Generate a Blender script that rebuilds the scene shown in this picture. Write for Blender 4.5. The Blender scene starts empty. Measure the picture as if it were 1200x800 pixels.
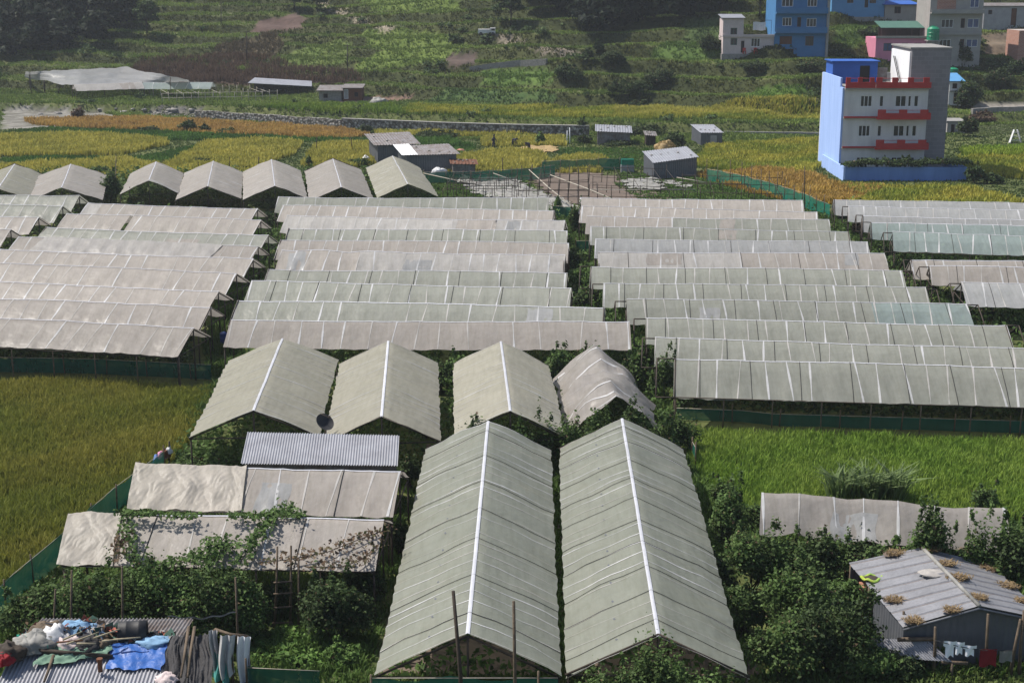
import bpy, math, random
import numpy as np
from mathutils import Vector, noise
R = random.Random(11); NR = np.random.default_rng(7)
S = bpy.context.scene; COL = S.collection
# ---------------------------------------------------------------- camera model (used to survey the site from the photo)
F = 1700.0; HC = 21.5; PIT = math.atan(435/F); CP, SP = math.cos(PIT), math.sin(PIT)
def ray(x, y):
    dx = (x-600)/F; dy = -(y-400)/F
    return np.array((dx, CP+dy*SP, -SP+dy*CP))
def P(x, y, h=0.0):                      # point at height h seen at photo pixel
    d = ray(x, y); t = (h-HC)/d[2]; return Vector((d[0]*t, d[1]*t, h))
def Q(x, y, Y):                          # point at distance Y seen at photo pixel
    d = ray(x, y); t = Y/d[1]; return Vector((d[0]*t, Y, HC+d[2]*t))
def proj(X, Y, Z):
    dz = Z-HC; w = Y*CP-dz*SP; return 600+F*X/w, 400-F*(Y*SP+dz*CP)/w
def sst(t): t = np.clip(t, 0, 1); return t*t*(3-2*t)
# ---------------------------------------------------------------- terrain
def fbm(x, y, s):                        # cheap smooth value noise built from sines
    x = np.asarray(x, float)/s; y = np.asarray(y, float)/s
    return (np.sin(x*1.7+y*.9+1.3)+np.sin(-x*1.1+y*1.9+4.1)+np.sin(x*2.9-y*2.3+.7)*.6+np.sin(x*4.7+y*4.1+2.2)*.35)/2.95
def ybase(X): return np.interp(X, [-140, -49, -20, 7, 42, 60, 140], [236, 225, 212, 198, 198, 210, 216])
def benchw(X): return np.interp(X, [-49, 0, 22, 40, 60], [20, 20, 16, 7, 5])
def terr(X, Y):
    X = np.asarray(X, float); Y = np.asarray(Y, float)
    d = Y-ybase(X)-1.2*fbm(X, Y, 25); bw = benchw(X)
    t = np.maximum(0, d-bw)*.30
    st = 1.9+.25*np.sin(X/31); k = np.floor(t/st+.001); f = t/st-k
    ter = st*(k+sst((f-.6)/.4)); w = np.interp(X, [-60, -15, 10], [.5, .85, .95])
    h = 1.3*sst((d-.6)/1.0)+w*ter+(1-w)*t
    n = np.clip(d/12, 0, 1)
    h = h+n*(.45*fbm(X, Y, 9)+.18*fbm(X+50, Y, 3.1))+.2*np.maximum(0, Y-300)*sst((Y-300)/60)
    h = h+np.clip(-d/10, 0, 1)*(.03*fbm(X, Y, 5))
    return h
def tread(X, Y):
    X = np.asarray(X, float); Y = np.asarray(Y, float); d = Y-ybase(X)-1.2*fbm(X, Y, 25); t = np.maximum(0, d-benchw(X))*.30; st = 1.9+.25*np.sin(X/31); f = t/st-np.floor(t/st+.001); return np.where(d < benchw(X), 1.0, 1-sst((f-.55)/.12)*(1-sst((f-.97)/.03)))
def th(X, Y): return float(terr(X, Y))
def PT(x, y):                            # terrain point seen at photo pixel
    d = ray(x, y); t0 = 30.0; t = t0
    while t < 700:
        if HC+d[2]*t < th(d[0]*t, d[1]*t): break
        t += .8
    a, b = t-.8, t
    for _ in range(14):
        m = (a+b)/2
        if HC+d[2]*m < th(d[0]*m, d[1]*m): b = m
        else: a = m
    return Vector((d[0]*b, d[1]*b, th(d[0]*b, d[1]*b)))
def inpoly(px, py, poly):
    px = np.asarray(px, float); py = np.asarray(py, float); c = np.zeros(px.shape, bool); n = len(poly)
    for i in range(n):
        x1, y1 = poly[i]; x2, y2 = poly[(i+1) % n]
        if y1 == y2: continue
        m = ((y1 > py) != (y2 > py)) & (px < (x2-x1)*(py-y1)/(y2-y1)+x1); c ^= m
    return c
# ---------------------------------------------------------------- materials
M = {}
def newmat(name):
    m = bpy.data.materials.new(name); m.use_nodes = True; nt = m.node_tree; nt.nodes.clear()
    out = nt.nodes.new('ShaderNodeOutputMaterial'); M[name] = m; return m, nt, out
def N(nt, t, **k):
    n = nt.nodes.new(t)
    for a, b in k.items():
        if a in n.inputs: n.inputs[a].default_value = b
        else: setattr(n, a, b)
    return n
def colnoise(nt, c1, c2, scale, detail=4, rough=.6, stretch=None, lo=.3, hi=.7):
    tc = N(nt, 'ShaderNodeTexCoord'); mp = N(nt, 'ShaderNodeMapping')
    if stretch: mp.inputs['Scale'].default_value = stretch
    nt.links.new(tc.outputs['Object'], mp.inputs[0])
    nz = N(nt, 'ShaderNodeTexNoise'); nz.inputs['Scale'].default_value = scale; nz.inputs['Detail'].default_value = detail; nz.inputs['Roughness'].default_value = rough
    nt.links.new(mp.outputs[0], nz.inputs['Vector'])
    r = N(nt, 'ShaderNodeValToRGB'); r.color_ramp.elements[0].position = lo; r.color_ramp.elements[1].position = hi
    r.color_ramp.elements[0].color = (*c1, 1); r.color_ramp.elements[1].color = (*c2, 1)
    nt.links.new(nz.outputs['Fac'], r.inputs[0]); return r.outputs[0], nz, mp
def mulcol(nt, a, b, fac=1.0, mode='MULTIPLY'):
    m = N(nt, 'ShaderNodeMix', data_type='RGBA', blend_type=mode); m.inputs['Factor'].default_value = fac
    nt.links.new(a, m.inputs['A']); nt.links.new(b, m.inputs['B']); return m.outputs['Result']
def pm(name, c1, c2=None, scale=2.0, rough=.8, spec=.3, metal=0, bump=0, bscale=20, stretch=None, fine=None):
    m, nt, out = newmat(name); c2 = c2 or tuple(v*.75 for v in c1)
    b = N(nt, 'ShaderNodeBsdfPrincipled'); b.inputs['Roughness'].default_value = rough
    b.inputs['Specular IOR Level'].default_value = spec; b.inputs['Metallic'].default_value = metal
    c, nz, mp = colnoise(nt, c1, c2, scale, stretch=stretch)
    if fine:
        f, _, _ = colnoise(nt, (1-fine,)*3, (1, 1, 1), scale*9, detail=2); c = mulcol(nt, c, f)
    nt.links.new(c, b.inputs['Base Color'])
    if bump:
        bn = N(nt, 'ShaderNodeTexNoise'); bn.inputs['Scale'].default_value = bscale; bn.inputs['Detail'].default_value = 5
        nt.links.new(mp.outputs[0], bn.inputs['Vector'])
        bp = N(nt, 'ShaderNodeBump'); bp.inputs['Strength'].default_value = bump; bp.inputs['Distance'].default_value = .05
        nt.links.new(bn.outputs['Fac'], bp.inputs['Height']); nt.links.new(bp.outputs[0], b.inputs['Normal'])
    nt.links.new(b.outputs[0], out.inputs[0]); return m
def sheetmat(name, c1, c2, transl=.35, transp=.06, scale=.7, gloss=.12):
    """thin plastic or net film: diffuse + light passing through + a little see-through"""
    m, nt, out = newmat(name)
    c, nz, mp = colnoise(nt, c1, c2, scale, detail=5, lo=.3, hi=.72)
    f, _, _ = colnoise(nt, (.93, .92, .91), (1, 1, 1), 3.2, detail=6, rough=.7, lo=.32, hi=.6); c = mulcol(nt, c, f)
    g, _, _ = colnoise(nt, (.9, .9, .88), (1, 1, 1), 1.1, detail=3, stretch=(6, .6, 1), lo=.35, hi=.6); c = mulcol(nt, c, g)
    oi = N(nt, 'ShaderNodeObjectInfo'); mr = N(nt, 'ShaderNodeMapRange'); mr.inputs['To Min'].default_value = .87; mr.inputs['To Max'].default_value = 1.08
    nt.links.new(oi.outputs['Random'], mr.inputs['Value']); c = mulcol(nt, c, mr.outputs[0])
    d = N(nt, 'ShaderNodeBsdfPrincipled'); d.inputs['Roughness'].default_value = .36; d.inputs['Specular IOR Level'].default_value = gloss
    t = N(nt, 'ShaderNodeBsdfTranslucent'); tr = N(nt, 'ShaderNodeBsdfTransparent'); tr.inputs[0].default_value = (.9, .95, .9, 1)
    nt.links.new(c, d.inputs['Base Color']); nt.links.new(c, t.inputs[0])
    bn = N(nt, 'ShaderNodeTexNoise'); bn.inputs['Scale'].default_value = 2.2; bn.inputs['Detail'].default_value = 3
    nt.links.new(mp.outputs[0], bn.inputs['Vector'])
    bp = N(nt, 'ShaderNodeBump'); bp.inputs['Strength'].default_value = .35; bp.inputs['Distance'].default_value = .12
    nt.links.new(bn.outputs['Fac'], bp.inputs['Height']); nt.links.new(bp.outputs[0], d.inputs['Normal'])
    m1 = N(nt, 'ShaderNodeMixShader'); m1.inputs[0].default_value = transl; nt.links.new(d.outputs[0], m1.inputs[1]); nt.links.new(t.outputs[0], m1.inputs[2])
    m2 = N(nt, 'ShaderNodeMixShader'); m2.inputs[0].default_value = transp; nt.links.new(m1.outputs[0], m2.inputs[1]); nt.links.new(tr.outputs[0], m2.inputs[2])
    nt.links.new(m2.outputs[0], out.inputs[0]); return m
def attrmat(name, rough=.9, transl=0, noisy=None, bump=0, spec=.15):
    m, nt, out = newmat(name)
    a = N(nt, 'ShaderNodeAttribute'); a.attribute_name = 'Col'; c = a.outputs['Color']
    b = N(nt, 'ShaderNodeBsdfPrincipled'); b.inputs['Roughness'].default_value = rough; b.inputs['Specular IOR Level'].default_value = spec
    if noisy:
        for sc, lo in noisy:
            f, nz, mp = colnoise(nt, (lo,)*3, (1.0,)*3, sc, detail=5); c = mulcol(nt, c, f)
        if bump:
            bp = N(nt, 'ShaderNodeBump'); bp.inputs['Strength'].default_value = bump; bp.inputs['Distance'].default_value = .2
            nt.links.new(nz.outputs['Fac'], bp.inputs['Height']); nt.links.new(bp.outputs[0], b.inputs['Normal'])
    nt.links.new(c, b.inputs['Base Color']); last = b.outputs[0]
    if transl:
        t = N(nt, 'ShaderNodeBsdfTranslucent'); nt.links.new(c, t.inputs[0])
        mx = N(nt, 'ShaderNodeMixShader'); mx.inputs[0].default_value = transl
        nt.links.new(last, mx.inputs[1]); nt.links.new(t.outputs[0], mx.inputs[2]); last = mx.outputs[0]
    nt.links.new(last, out.inputs[0]); return m
attrmat('leaf', .65, .3, spec=.12); attrmat('blade', .7, .3); attrmat('soil_and_grass', .95, 0, [(1.6, .55), (.25, .75)], .5)
attrmat('cloth_mix', .9)
sheetmat('P', (.43, .395, .36), (.365, .333, .305), .32, .05)
sheetmat('G', (.392, .396, .348), (.33, .335, .29), .38, .12, gloss=.45)
sheetmat('B', (.36, .42, .41), (.29, .35, .34), .34, .25, gloss=.4)
sheetmat('H', (.43, .43, .43), (.36, .365, .37), .34, .10)
sheetmat('W', (.53, .51, .485), (.44, .42, .40), .35, .03)
sheetmat('C', (.342, .352, .29), (.295, .306, .25), .40, .10, gloss=.5)
sheetmat('K', (.435, .415, .34), (.38, .362, .295), .36, .06)
sheetmat('cloth', (.47, .435, .385), (.38, .352, .31), .25, .0, gloss=.05)
sheetmat('D', (.36, .335, .31), (.27, .25, .235), .3, .03)
sheetmat('strip', (.62, .62, .63), (.50, .50, .50), .25, 0)
sheetmat('strip_faint', (.56, .54, .52), (.48, .465, .445), .3, 0)
sheetmat('tape', (.62, .63, .68), (.52, .53, .58), .2, 0)
sheetmat('shade_net', (.015, .12, .085), (.01, .085, .06), .25, .16)
sheetmat('shade_net_bright', (.02, .24, .17), (.012, .17, .12), .3, .2)
pm('rope', (.035, .035, .035)); pm('wood', (.13, .095, .065), (.06, .045, .03), 5, bump=.3); pm('wood_dark', (.05, .038, .028), (.03, .022, .017), 5)
pm('bamboo', (.32, .28, .19), (.18, .15, .10), 5); pm('pole_pale', (.42, .39, .33), (.25, .22, .18), 5)
pm('tin', (.33, .335, .36), (.24, .24, .26), 1.2, rough=.45, spec=.5, metal=.25, stretch=(1, 1, 1), fine=.15)
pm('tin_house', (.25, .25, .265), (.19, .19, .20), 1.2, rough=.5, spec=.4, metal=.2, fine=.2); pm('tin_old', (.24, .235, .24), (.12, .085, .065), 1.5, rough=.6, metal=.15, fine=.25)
pm('tin_blue', (.12, .125, .14), (.085, .092, .105), 1.2, rough=.5, metal=.15)
pm('rust', (.14, .055, .025), (.07, .03, .018), 4)
pm('concrete', (.30, .29, .27), (.2, .195, .185), 1.5, fine=.2); pm('stone_pale', (.27, .255, .235), (.15, .14, .13), 3, bump=.5, bscale=6)
pm('sky_paint', (.33, .46, .78), (.27, .39, .68), 1.2, stretch=(1, 1, .18), fine=.08); pm('wall_blue', (.14, .25, .54), (.10, .19, .43), 1.2, stretch=(1, 1, .2), fine=.1)
pm('white_paint', (.62, .61, .60), (.50, .49, .48), 1.1, stretch=(1, 1, .2), fine=.1); pm('bright_paint', (.72, .72, .73), (.60, .60, .61), 1.2, stretch=(1, 1, .2)); pm('linen', (.86, .86, .88), (.80, .80, .83), 3)
pm('red_paint', (.42, .035, .03), (.33, .028, .025), 1); pm('deep_blue', (.025, .10, .38), (.018, .075, .30), 1)
pm('teal_blue', (.045, .17, .36), (.037, .14, .30), .8, fine=.1); pm('mid_blue', (.085, .25, .46), (.07, .21, .40), .8)
pm('pink_paint', (.58, .22, .32), (.50, .18, .27), .8); pm('pale_pink', (.56, .47, .46), (.46, .385, .375), .8, fine=.15)
pm('plaster', (.33, .31, .29), (.26, .245, .23), .8, fine=.15); pm('brick_red', (.36, .17, .115), (.28, .13, .09), 1)
pm('green_sheet', (.055, .13, .10), (.04, .10, .08), 1); pm('tank_green', (.012, .22, .11), (.01, .17, .09), 1, rough=.4)
pm('white_frame', (.7, .7, .7)); pm('wood_frame', (.10, .05, .035)); pm('glass', (.012, .015, .02), (.02, .024, .03), 1, rough=.12, spec=.6)
pm('blue_glass', (.05, .09, .22), (.03, .05, .12), 3, rough=.15, spec=.6); pm('dark', (.012, .012, .012)); pm('rubber', (.025, .025, .027), (.018, .018, .02), 3, rough=.6)
pm('tarp_blue', (.025, .105, .36), (.02, .075, .26), 2, rough=.45, bump=.4, bscale=9); pm('mat_grey', (.045, .043, .045), (.028, .027, .028), 6, bump=.5)
pm('drum_blue', (.012, .05, .22), rough=.4); pm('cloth_white', (.60, .60, .61), (.45, .45, .46), 5); pm('cloth_red', (.22, .01, .015), (.15, .008, .012), 3)
pm('cloth_teal', (.10, .38, .36), (.07, .28, .27), 3); pm('net_teal', (.02, .30, .22), (.015, .22, .16), 3); pm('tarp_sage', (.13, .22, .16), (.09, .16, .115), 3)
pm('earth', (.135, .10, .078), (.085, .066, .05), 1.2, bump=.5, bscale=6); pm('plastic_white', (.28, .275, .26), (.14, .135, .12), 1.6, bump=.6, bscale=4)
pm('straw', (.34, .24, .11), (.22, .15, .07), 4, bump=.5); pm('skin', (.22, .13, .09)); pm('clothes_dark', (.03, .03, .045)); pm('hair', (.01, .01, .01))
pm('yellow_green', (.36, .40, .05), (.16, .30, .06), 3); pm('cloth_bluegrey', (.20, .34, .50), (.14, .25, .38), 4); pm('cloth_pink', (.55, .25, .38), (.45, .2, .3), 4)
pm('pebble', (.34, .32, .29), (.2, .185, .165), 3)
def stonemat():
    m, nt, out = newmat('rubble'); tc = N(nt, 'ShaderNodeTexCoord'); v = N(nt, 'ShaderNodeTexVoronoi'); v.inputs['Scale'].default_value = 2.6
    nt.links.new(tc.outputs['Object'], v.inputs['Vector'])
    r = N(nt, 'ShaderNodeValToRGB'); r.color_ramp.elements[0].color = (.12, .11, .10, 1); r.color_ramp.elements[1].color = (.46, .43, .39, 1)
    nt.links.new(v.outputs['Color'], r.inputs[0])
    r2 = N(nt, 'ShaderNodeValToRGB'); r2.color_ramp.elements[0].position = .35; r2.color_ramp.elements[1].position = .6
    r2.color_ramp.elements[0].color = (1, 1, 1, 1); r2.color_ramp.elements[1].color = (.35, .33, .3, 1); nt.links.new(v.outputs['Distance'], r2.inputs[0])
    c = mulcol(nt, r.outputs[0], r2.outputs[0]); b = N(nt, 'ShaderNodeBsdfPrincipled'); b.inputs['Roughness'].default_value = .9
    bp = N(nt, 'ShaderNodeBump'); bp.inputs['Distance'].default_value = .15; bp.invert = True; nt.links.new(v.outputs['Distance'], bp.inputs['Height']); nt.links.new(bp.outputs[0], b.inputs['Normal'])
    nt.links.new(c, b.inputs['Base Color']); nt.links.new(b.outputs[0], out.inputs[0])
stonemat()
def blockmat(name, c1, c2, mortar, w, h):
    m, nt, out = newmat(name); tc = N(nt, 'ShaderNodeTexCoord'); sp = N(nt, 'ShaderNodeSeparateXYZ'); cb = N(nt, 'ShaderNodeCombineXYZ'); ad = N(nt, 'ShaderNodeMath', operation='ADD')
    nt.links.new(tc.outputs['Object'], sp.inputs[0]); nt.links.new(sp.outputs[0], ad.inputs[0]); nt.links.new(sp.outputs[1], ad.inputs[1])
    nt.links.new(ad.outputs[0], cb.inputs[0]); nt.links.new(sp.outputs[2], cb.inputs[1])
    k = N(nt, 'ShaderNodeTexBrick'); k.inputs['Scale'].default_value = 1; k.inputs['Brick Width'].default_value = w; k.inputs['Row Height'].default_value = h; k.inputs['Mortar Size'].default_value = .018; k.offset = 0.5
    k.inputs['Color1'].default_value = (*c1, 1); k.inputs['Color2'].default_value = (*c2, 1); k.inputs['Mortar'].default_value = (*mortar, 1)
    nt.links.new(cb.outputs[0], k.inputs['Vector']); b = N(nt, 'ShaderNodeBsdfPrincipled'); b.inputs['Roughness'].default_value = .9
    nt.links.new(k.outputs['Color'], b.inputs['Base Color']); nt.links.new(b.outputs[0], out.inputs[0])
blockmat('grey_blocks', (.20, .19, .20), (.17, .16, .17), (.235, .228, .23), .8, .45); blockmat('red_bricks', (.34, .15, .10), (.28, .12, .08), (.35, .3, .27), .5, .2)
# ---------------------------------------------------------------- object helpers
def tag(o, label=None, cat=None, group=None, kind=None):
    if label: o['label'] = label
    if cat: o['category'] = cat
    if group: o['group'] = group
    if kind: o['kind'] = kind
    return o
def empty(name, loc, label=None, cat=None, group=None):
    o = bpy.data.objects.new(name, None); COL.objects.link(o); o.location = loc; o.empty_display_size = .3
    return tag(o, label, cat, group)
def npmesh(name, V, Fc, mat, parent=None, col=None, smooth=False):
    V = np.asarray(V, np.float32); Fc = np.asarray(Fc, np.int32)
    if parent is not None: V = V-np.array(parent['_o'] if '_o' in parent else parent.location, np.float32)
    me = bpy.data.meshes.new(name); k = Fc.shape[1]; n = len(Fc)
    me.vertices.add(len(V)); me.vertices.foreach_set('co', V.ravel()); me.loops.add(n*k); me.polygons.add(n)
    me.polygons.foreach_set('loop_start', np.arange(0, n*k, k, dtype=np.int32)); me.loops.foreach_set('vertex_index', Fc.ravel())
    if smooth: me.polygons.foreach_set('use_smooth', np.ones(n, bool))
    if col is not None:
        a = me.color_attributes.new('Col', 'FLOAT_COLOR', 'POINT'); c = np.ones((len(V), 4), np.float32); c[:, :3] = col; a.data.foreach_set('color', c.ravel())
    me.update(calc_edges=True); me.validate(); me.materials.append(M[mat])
    o = bpy.data.objects.new(name, me); COL.objects.link(o)
    if parent is not None: o.parent = parent
    return o
class MB:
    def __init__(s): s.v = []; s.f = []; s.m = []; s.sm = []
    def add(s, vs, fs, m=0, smooth=False):
        b = len(s.v); s.v += [tuple(v) for v in vs]
        for f in fs: s.f.append(tuple(b+i for i in f)); s.m.append(m); s.sm.append(smooth)
        return s
    def box(s, c, d, rz=0, m=0):
        ca, sa = math.cos(rz), math.sin(rz); vs = []
        for z in (-.5, .5):
            for x, y in ((-.5, -.5), (.5, -.5), (.5, .5), (-.5, .5)):
                x2, y2 = x*d[0], y*d[1]; vs.append((c[0]+x2*ca-y2*sa, c[1]+x2*sa+y2*ca, c[2]+z*d[2]))
        return s.add(vs, [(3, 2, 1, 0), (4, 5, 6, 7), (0, 1, 5, 4), (1, 2, 6, 5), (2, 3, 7, 6), (3, 0, 4, 7)], m)
    def span(s, x0, x1, y0, y1, z0, z1, m=0): return s.box(((x0+x1)/2, (y0+y1)/2, (z0+z1)/2), (x1-x0, y1-y0, z1-z0), 0, m)
    def tube(s, pts, r, n=6, m=0, r1=None):
        pts = [Vector(p) for p in pts]; k = len(pts); vs = []; r1 = r if r1 is None else r1
        for i, p in enumerate(pts):
            t = (pts[min(i+1, k-1)]-pts[max(i-1, 0)]).normalized(); a = t.cross(Vector((0, 0, 1)))
            if a.length < .05: a = t.cross(Vector((1, 0, 0)))
            a.normalize(); b = t.cross(a); rr = r+(r1-r)*i/max(1, k-1)
            for j in range(n): an = 2*math.pi*j/n; vs.append(p+a*math.cos(an)*rr+b*math.sin(an)*rr)
        fs = [(i*n+j, i*n+(j+1) % n, (i+1)*n+(j+1) % n, (i+1)*n+j) for i in range(k-1) for j in range(n)]
        fs += [tuple(range(n-1, -1, -1)), tuple((k-1)*n+j for j in range(n))]
        return s.add(vs, fs, m, True)
    def grid(s, fn, nu, nv, m=0, smooth=True):
        vs = [fn(i/nu, j/nv) for j in range(nv+1) for i in range(nu+1)]; w = nu+1
        return s.add(vs, [(j*w+i, j*w+i+1, (j+1)*w+i+1, (j+1)*w+i) for j in range(nv) for i in range(nu)], m, smooth)
    def slab(s, q, t, m=0):                 # four corners (ccw seen from outside) given thickness t inward
        q = [Vector(p) for p in q]; n = (q[1]-q[0]).cross(q[3]-q[0]).normalized()*t
        return s.add(q+[p-n for p in q], [(0, 1, 2, 3), (7, 6, 5, 4), (0, 4, 5, 1), (1, 5, 6, 2), (2, 6, 7, 3), (3, 7, 4, 0)], m)
    def build(s, name, mats, parent=None, label=None, cat=None, group=None, kind=None):
        o0 = Vector(parent.location) if parent is not None else Vector((0, 0, 0))
        if parent is not None and parent.parent is not None: o0 = o0+parent.parent.location
        me = bpy.data.meshes.new(name); me.from_pydata([tuple(Vector(v)-o0) for v in s.v], [], s.f)
        for m in (mats if isinstance(mats, (list, tuple)) else [mats]): me.materials.append(M[m])
        me.polygons.foreach_set('material_index', s.m); me.polygons.foreach_set('use_smooth', s.sm); me.update()
        o = bpy.data.objects.new(name, me); COL.objects.link(o)
        if parent is not None: o.parent = parent
        return tag(o, label, cat, group, kind)
def lathe(mb, c, prof, n=14, m=0):
    vs = [(c[0]+r*math.cos(2*math.pi*j/n), c[1]+r*math.sin(2*math.pi*j/n), c[2]+z) for r, z in prof for j in range(n)]
    return mb.add(vs, [(i*n+j, i*n+(j+1) % n, (i+1)*n+(j+1) % n, (i+1)*n+j) for i in range(len(prof)-1) for j in range(n)]+[tuple(range(n-1, -1, -1)), tuple((len(prof)-1)*n+j for j in range(n))], m, False)
# ---------------------------------------------------------------- foliage
LEAFPAL = {'green': [(.055, .10, .026), (.08, .135, .036), (.105, .17, .05), (.04, .07, .02)],
           'dark': [(.034, .06, .02), (.05, .085, .027), (.07, .11, .036), (.025, .043, .016)],
           'fresh': [(.08, .16, .035), (.11, .20, .045), (.06, .12, .03), (.14, .23, .06)],
           'shaded_forest': [(.010, .017, .010), (.015, .026, .012), (.022, .034, .016), (.008, .013, .009)],  # near-black: the shade over the woods is put into these leaves
           'hill': [(.04, .065, .025), (.055, .09, .03), (.035, .055, .02), (.075, .105, .035)],
           'dry': [(.12, .08, .05), (.16, .11, .07), (.09, .06, .045), (.07, .075, .03)],
           'pumpkin': [(.06, .105, .028), (.10, .16, .045), (.16, .17, .05), (.045, .08, .02)]}
def pal(name, n):
    p = np.array(LEAFPAL[name]); i = NR.integers(0, len(p), n); j = NR.integers(0, len(p), n); t = NR.random((n, 1)); return p[i]*(1-t)+p[j]*t
def leaves(pts, nrm, size, aspect=1.6):
    n = len(pts); nrm = nrm/np.maximum(1e-6, np.linalg.norm(nrm, axis=1))[:, None]
    t = NR.normal(size=(n, 3)); t -= (t*nrm).sum(1)[:, None]*nrm; t /= np.linalg.norm(t, axis=1)[:, None]; b = np.cross(nrm, t)
    s = (size*(.45+1.0*NR.random(n)))[:, None]; bend = nrm*s*.25
    V = np.stack([pts-t*s*.5*aspect, pts+b*s*.5+bend, pts+t*s*.5*aspect, pts-b*s*.5+bend], 1).reshape(-1, 3)
    return V, np.arange(4*n).reshape(-1, 4)
def lobecloud(lobes, n, size, up=.5, shell=.45):
    """leaf quads through the volume of a set of lumpy ellipsoids (cx,cy,cz,rx,ry,rz)"""
    L = np.array(lobes, float); w = (L[:, 3]*L[:, 4]+L[:, 3]*L[:, 5]+L[:, 4]*L[:, 5]); k = NR.choice(len(L), n, p=w/w.sum())
    d = NR.normal(size=(n, 3)); d /= np.linalg.norm(d, axis=1)[:, None]; d[:, 2] = np.where(d[:, 2] < -.25, -d[:, 2]*.6, d[:, 2])
    r = NR.random(n)**shell; bump = 1+.22*np.sin(d[:, 0]*5+k*1.7)*np.sin(d[:, 1]*6+k)*np.cos(d[:, 2]*4+k*2.1)+.12*NR.normal(size=n)
    pts = L[k, :3]+d*(r*bump)[:, None]*L[k, 3:]; nr = d*(1-up)+np.array([0, 0, up])+.55*NR.normal(size=(n, 3))
    return leaves(pts, nr, np.full(n, size))
def mklobes(c, sx, sy, sz, k):
    out = []
    for i in range(k):
        a = R.uniform(0, 6.28); q = math.sqrt(R.random())*.62; f = R.uniform(.38, .62)
        zz = (1-q*q)*R.uniform(.25, .62)*sz
        out.append((c[0]+math.cos(a)*q*sx, c[1]+math.sin(a)*q*sy, c[2]+zz, sx*f, sy*f, sz*R.uniform(.28, .42)))
    return out
def bush(c, sx, sy, sz, label, n=3000, size=.13, p='green', k=7, cat='bush', group=None, name='bush', lobes=None):
    lobes = lobes or mklobes(c, sx, sy, sz, k); big = list(lobes)
    for i in range(7 if sx > .5 else 3):
        l = R.choice(lobes); a = R.uniform(0, 6.28); q = R.uniform(.2, .85); big.append((l[0]+math.cos(a)*q*l[3], l[1]+math.sin(a)*q*l[4], l[2]+l[5]*R.uniform(.75, 1.15), l[3]*R.uniform(.12, .22), l[4]*R.uniform(.12, .22), l[5]*R.uniform(.35, .6)))
    n = int(n*1.35); size *= .82; V, Fc = lobecloud(big, n, size); cl = pal(p, n); lo_ = NR.integers(0, 4, n); mixp = pal({'green': 'fresh', 'dark': 'green'}.get(p, p), n); side = (np.sin(V[::4, 0]*2.1+V[::4, 1]*1.3)+np.sin(V[::4, 2]*3+V[::4, 0]))[:, None] > .5; cl = np.where(side, .5*cl+.5*mixp, cl); dead = NR.random((n, 1)) < .03; cl = np.where(dead, pal('dry', n)*np.array((1.0, 1.1, .9)), cl)*(.75+.5*NR.random((n, 1)))*np.array((1.0, .93, 1.05))
    root = empty(name, c, label, cat, group); npmesh('foliage', V, Fc, 'leaf', root, np.repeat(cl, 4, 0))
    mb = MB()
    for i in range(5):
        l = R.choice(lobes); mb.tube([(c[0]+R.uniform(-.2, .2), c[1]+R.uniform(-.2, .2), c[2]-.05), ((c[0]+l[0])/2, (c[1]+l[1])/2, c[2]+.45*(l[2]-c[2])), (l[0], l[1], l[2])], .035, 5, 0, .012)
    mb.build('stems', 'wood_dark', root); return root
def tree(c, h, r, label, p='green', n=2500, size=.3, group=None, trunk=.3, k=9):
    root = empty('tree', c, label, 'tree', group); mb = MB(); c = Vector(c); lobes = []
    mb.tube([c-Vector((0, 0, .3)), c+Vector((.05*h*R.uniform(-1, 1), .03*h, h*trunk)), c+Vector((.06*h*R.uniform(-1, 1), 0, h*.8))], .03*h, 7, 0, .008*h)
    for i in range(k):
        a = i*2.4+R.uniform(-.4, .4); z = h*(trunk+(1-trunk)*(.15+.75*(i+.5)/k)); q = r*(1.05-.75*abs((i+.5)/k-.35))*R.uniform(.45, .75)
        e = c+Vector((math.cos(a)*q, math.sin(a)*q, z)); f = R.uniform(.36, .55)
        lobes.append((e.x, e.y, e.z, r*f, r*f, h*.13*R.uniform(.8, 1.3))); mb.tube([c+Vector((0, 0, z*.62)), e], .014*h, 5, 0, .004*h)
    V, Fc = lobecloud(lobes, n, size, .35); cl = pal(p, n)*(.75+.4*NR.random((n, 1)))
    mb.build('trunk', 'wood_dark', root); npmesh('crown', V, Fc, 'leaf', root, np.repeat(cl, 4, 0)); return root
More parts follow.
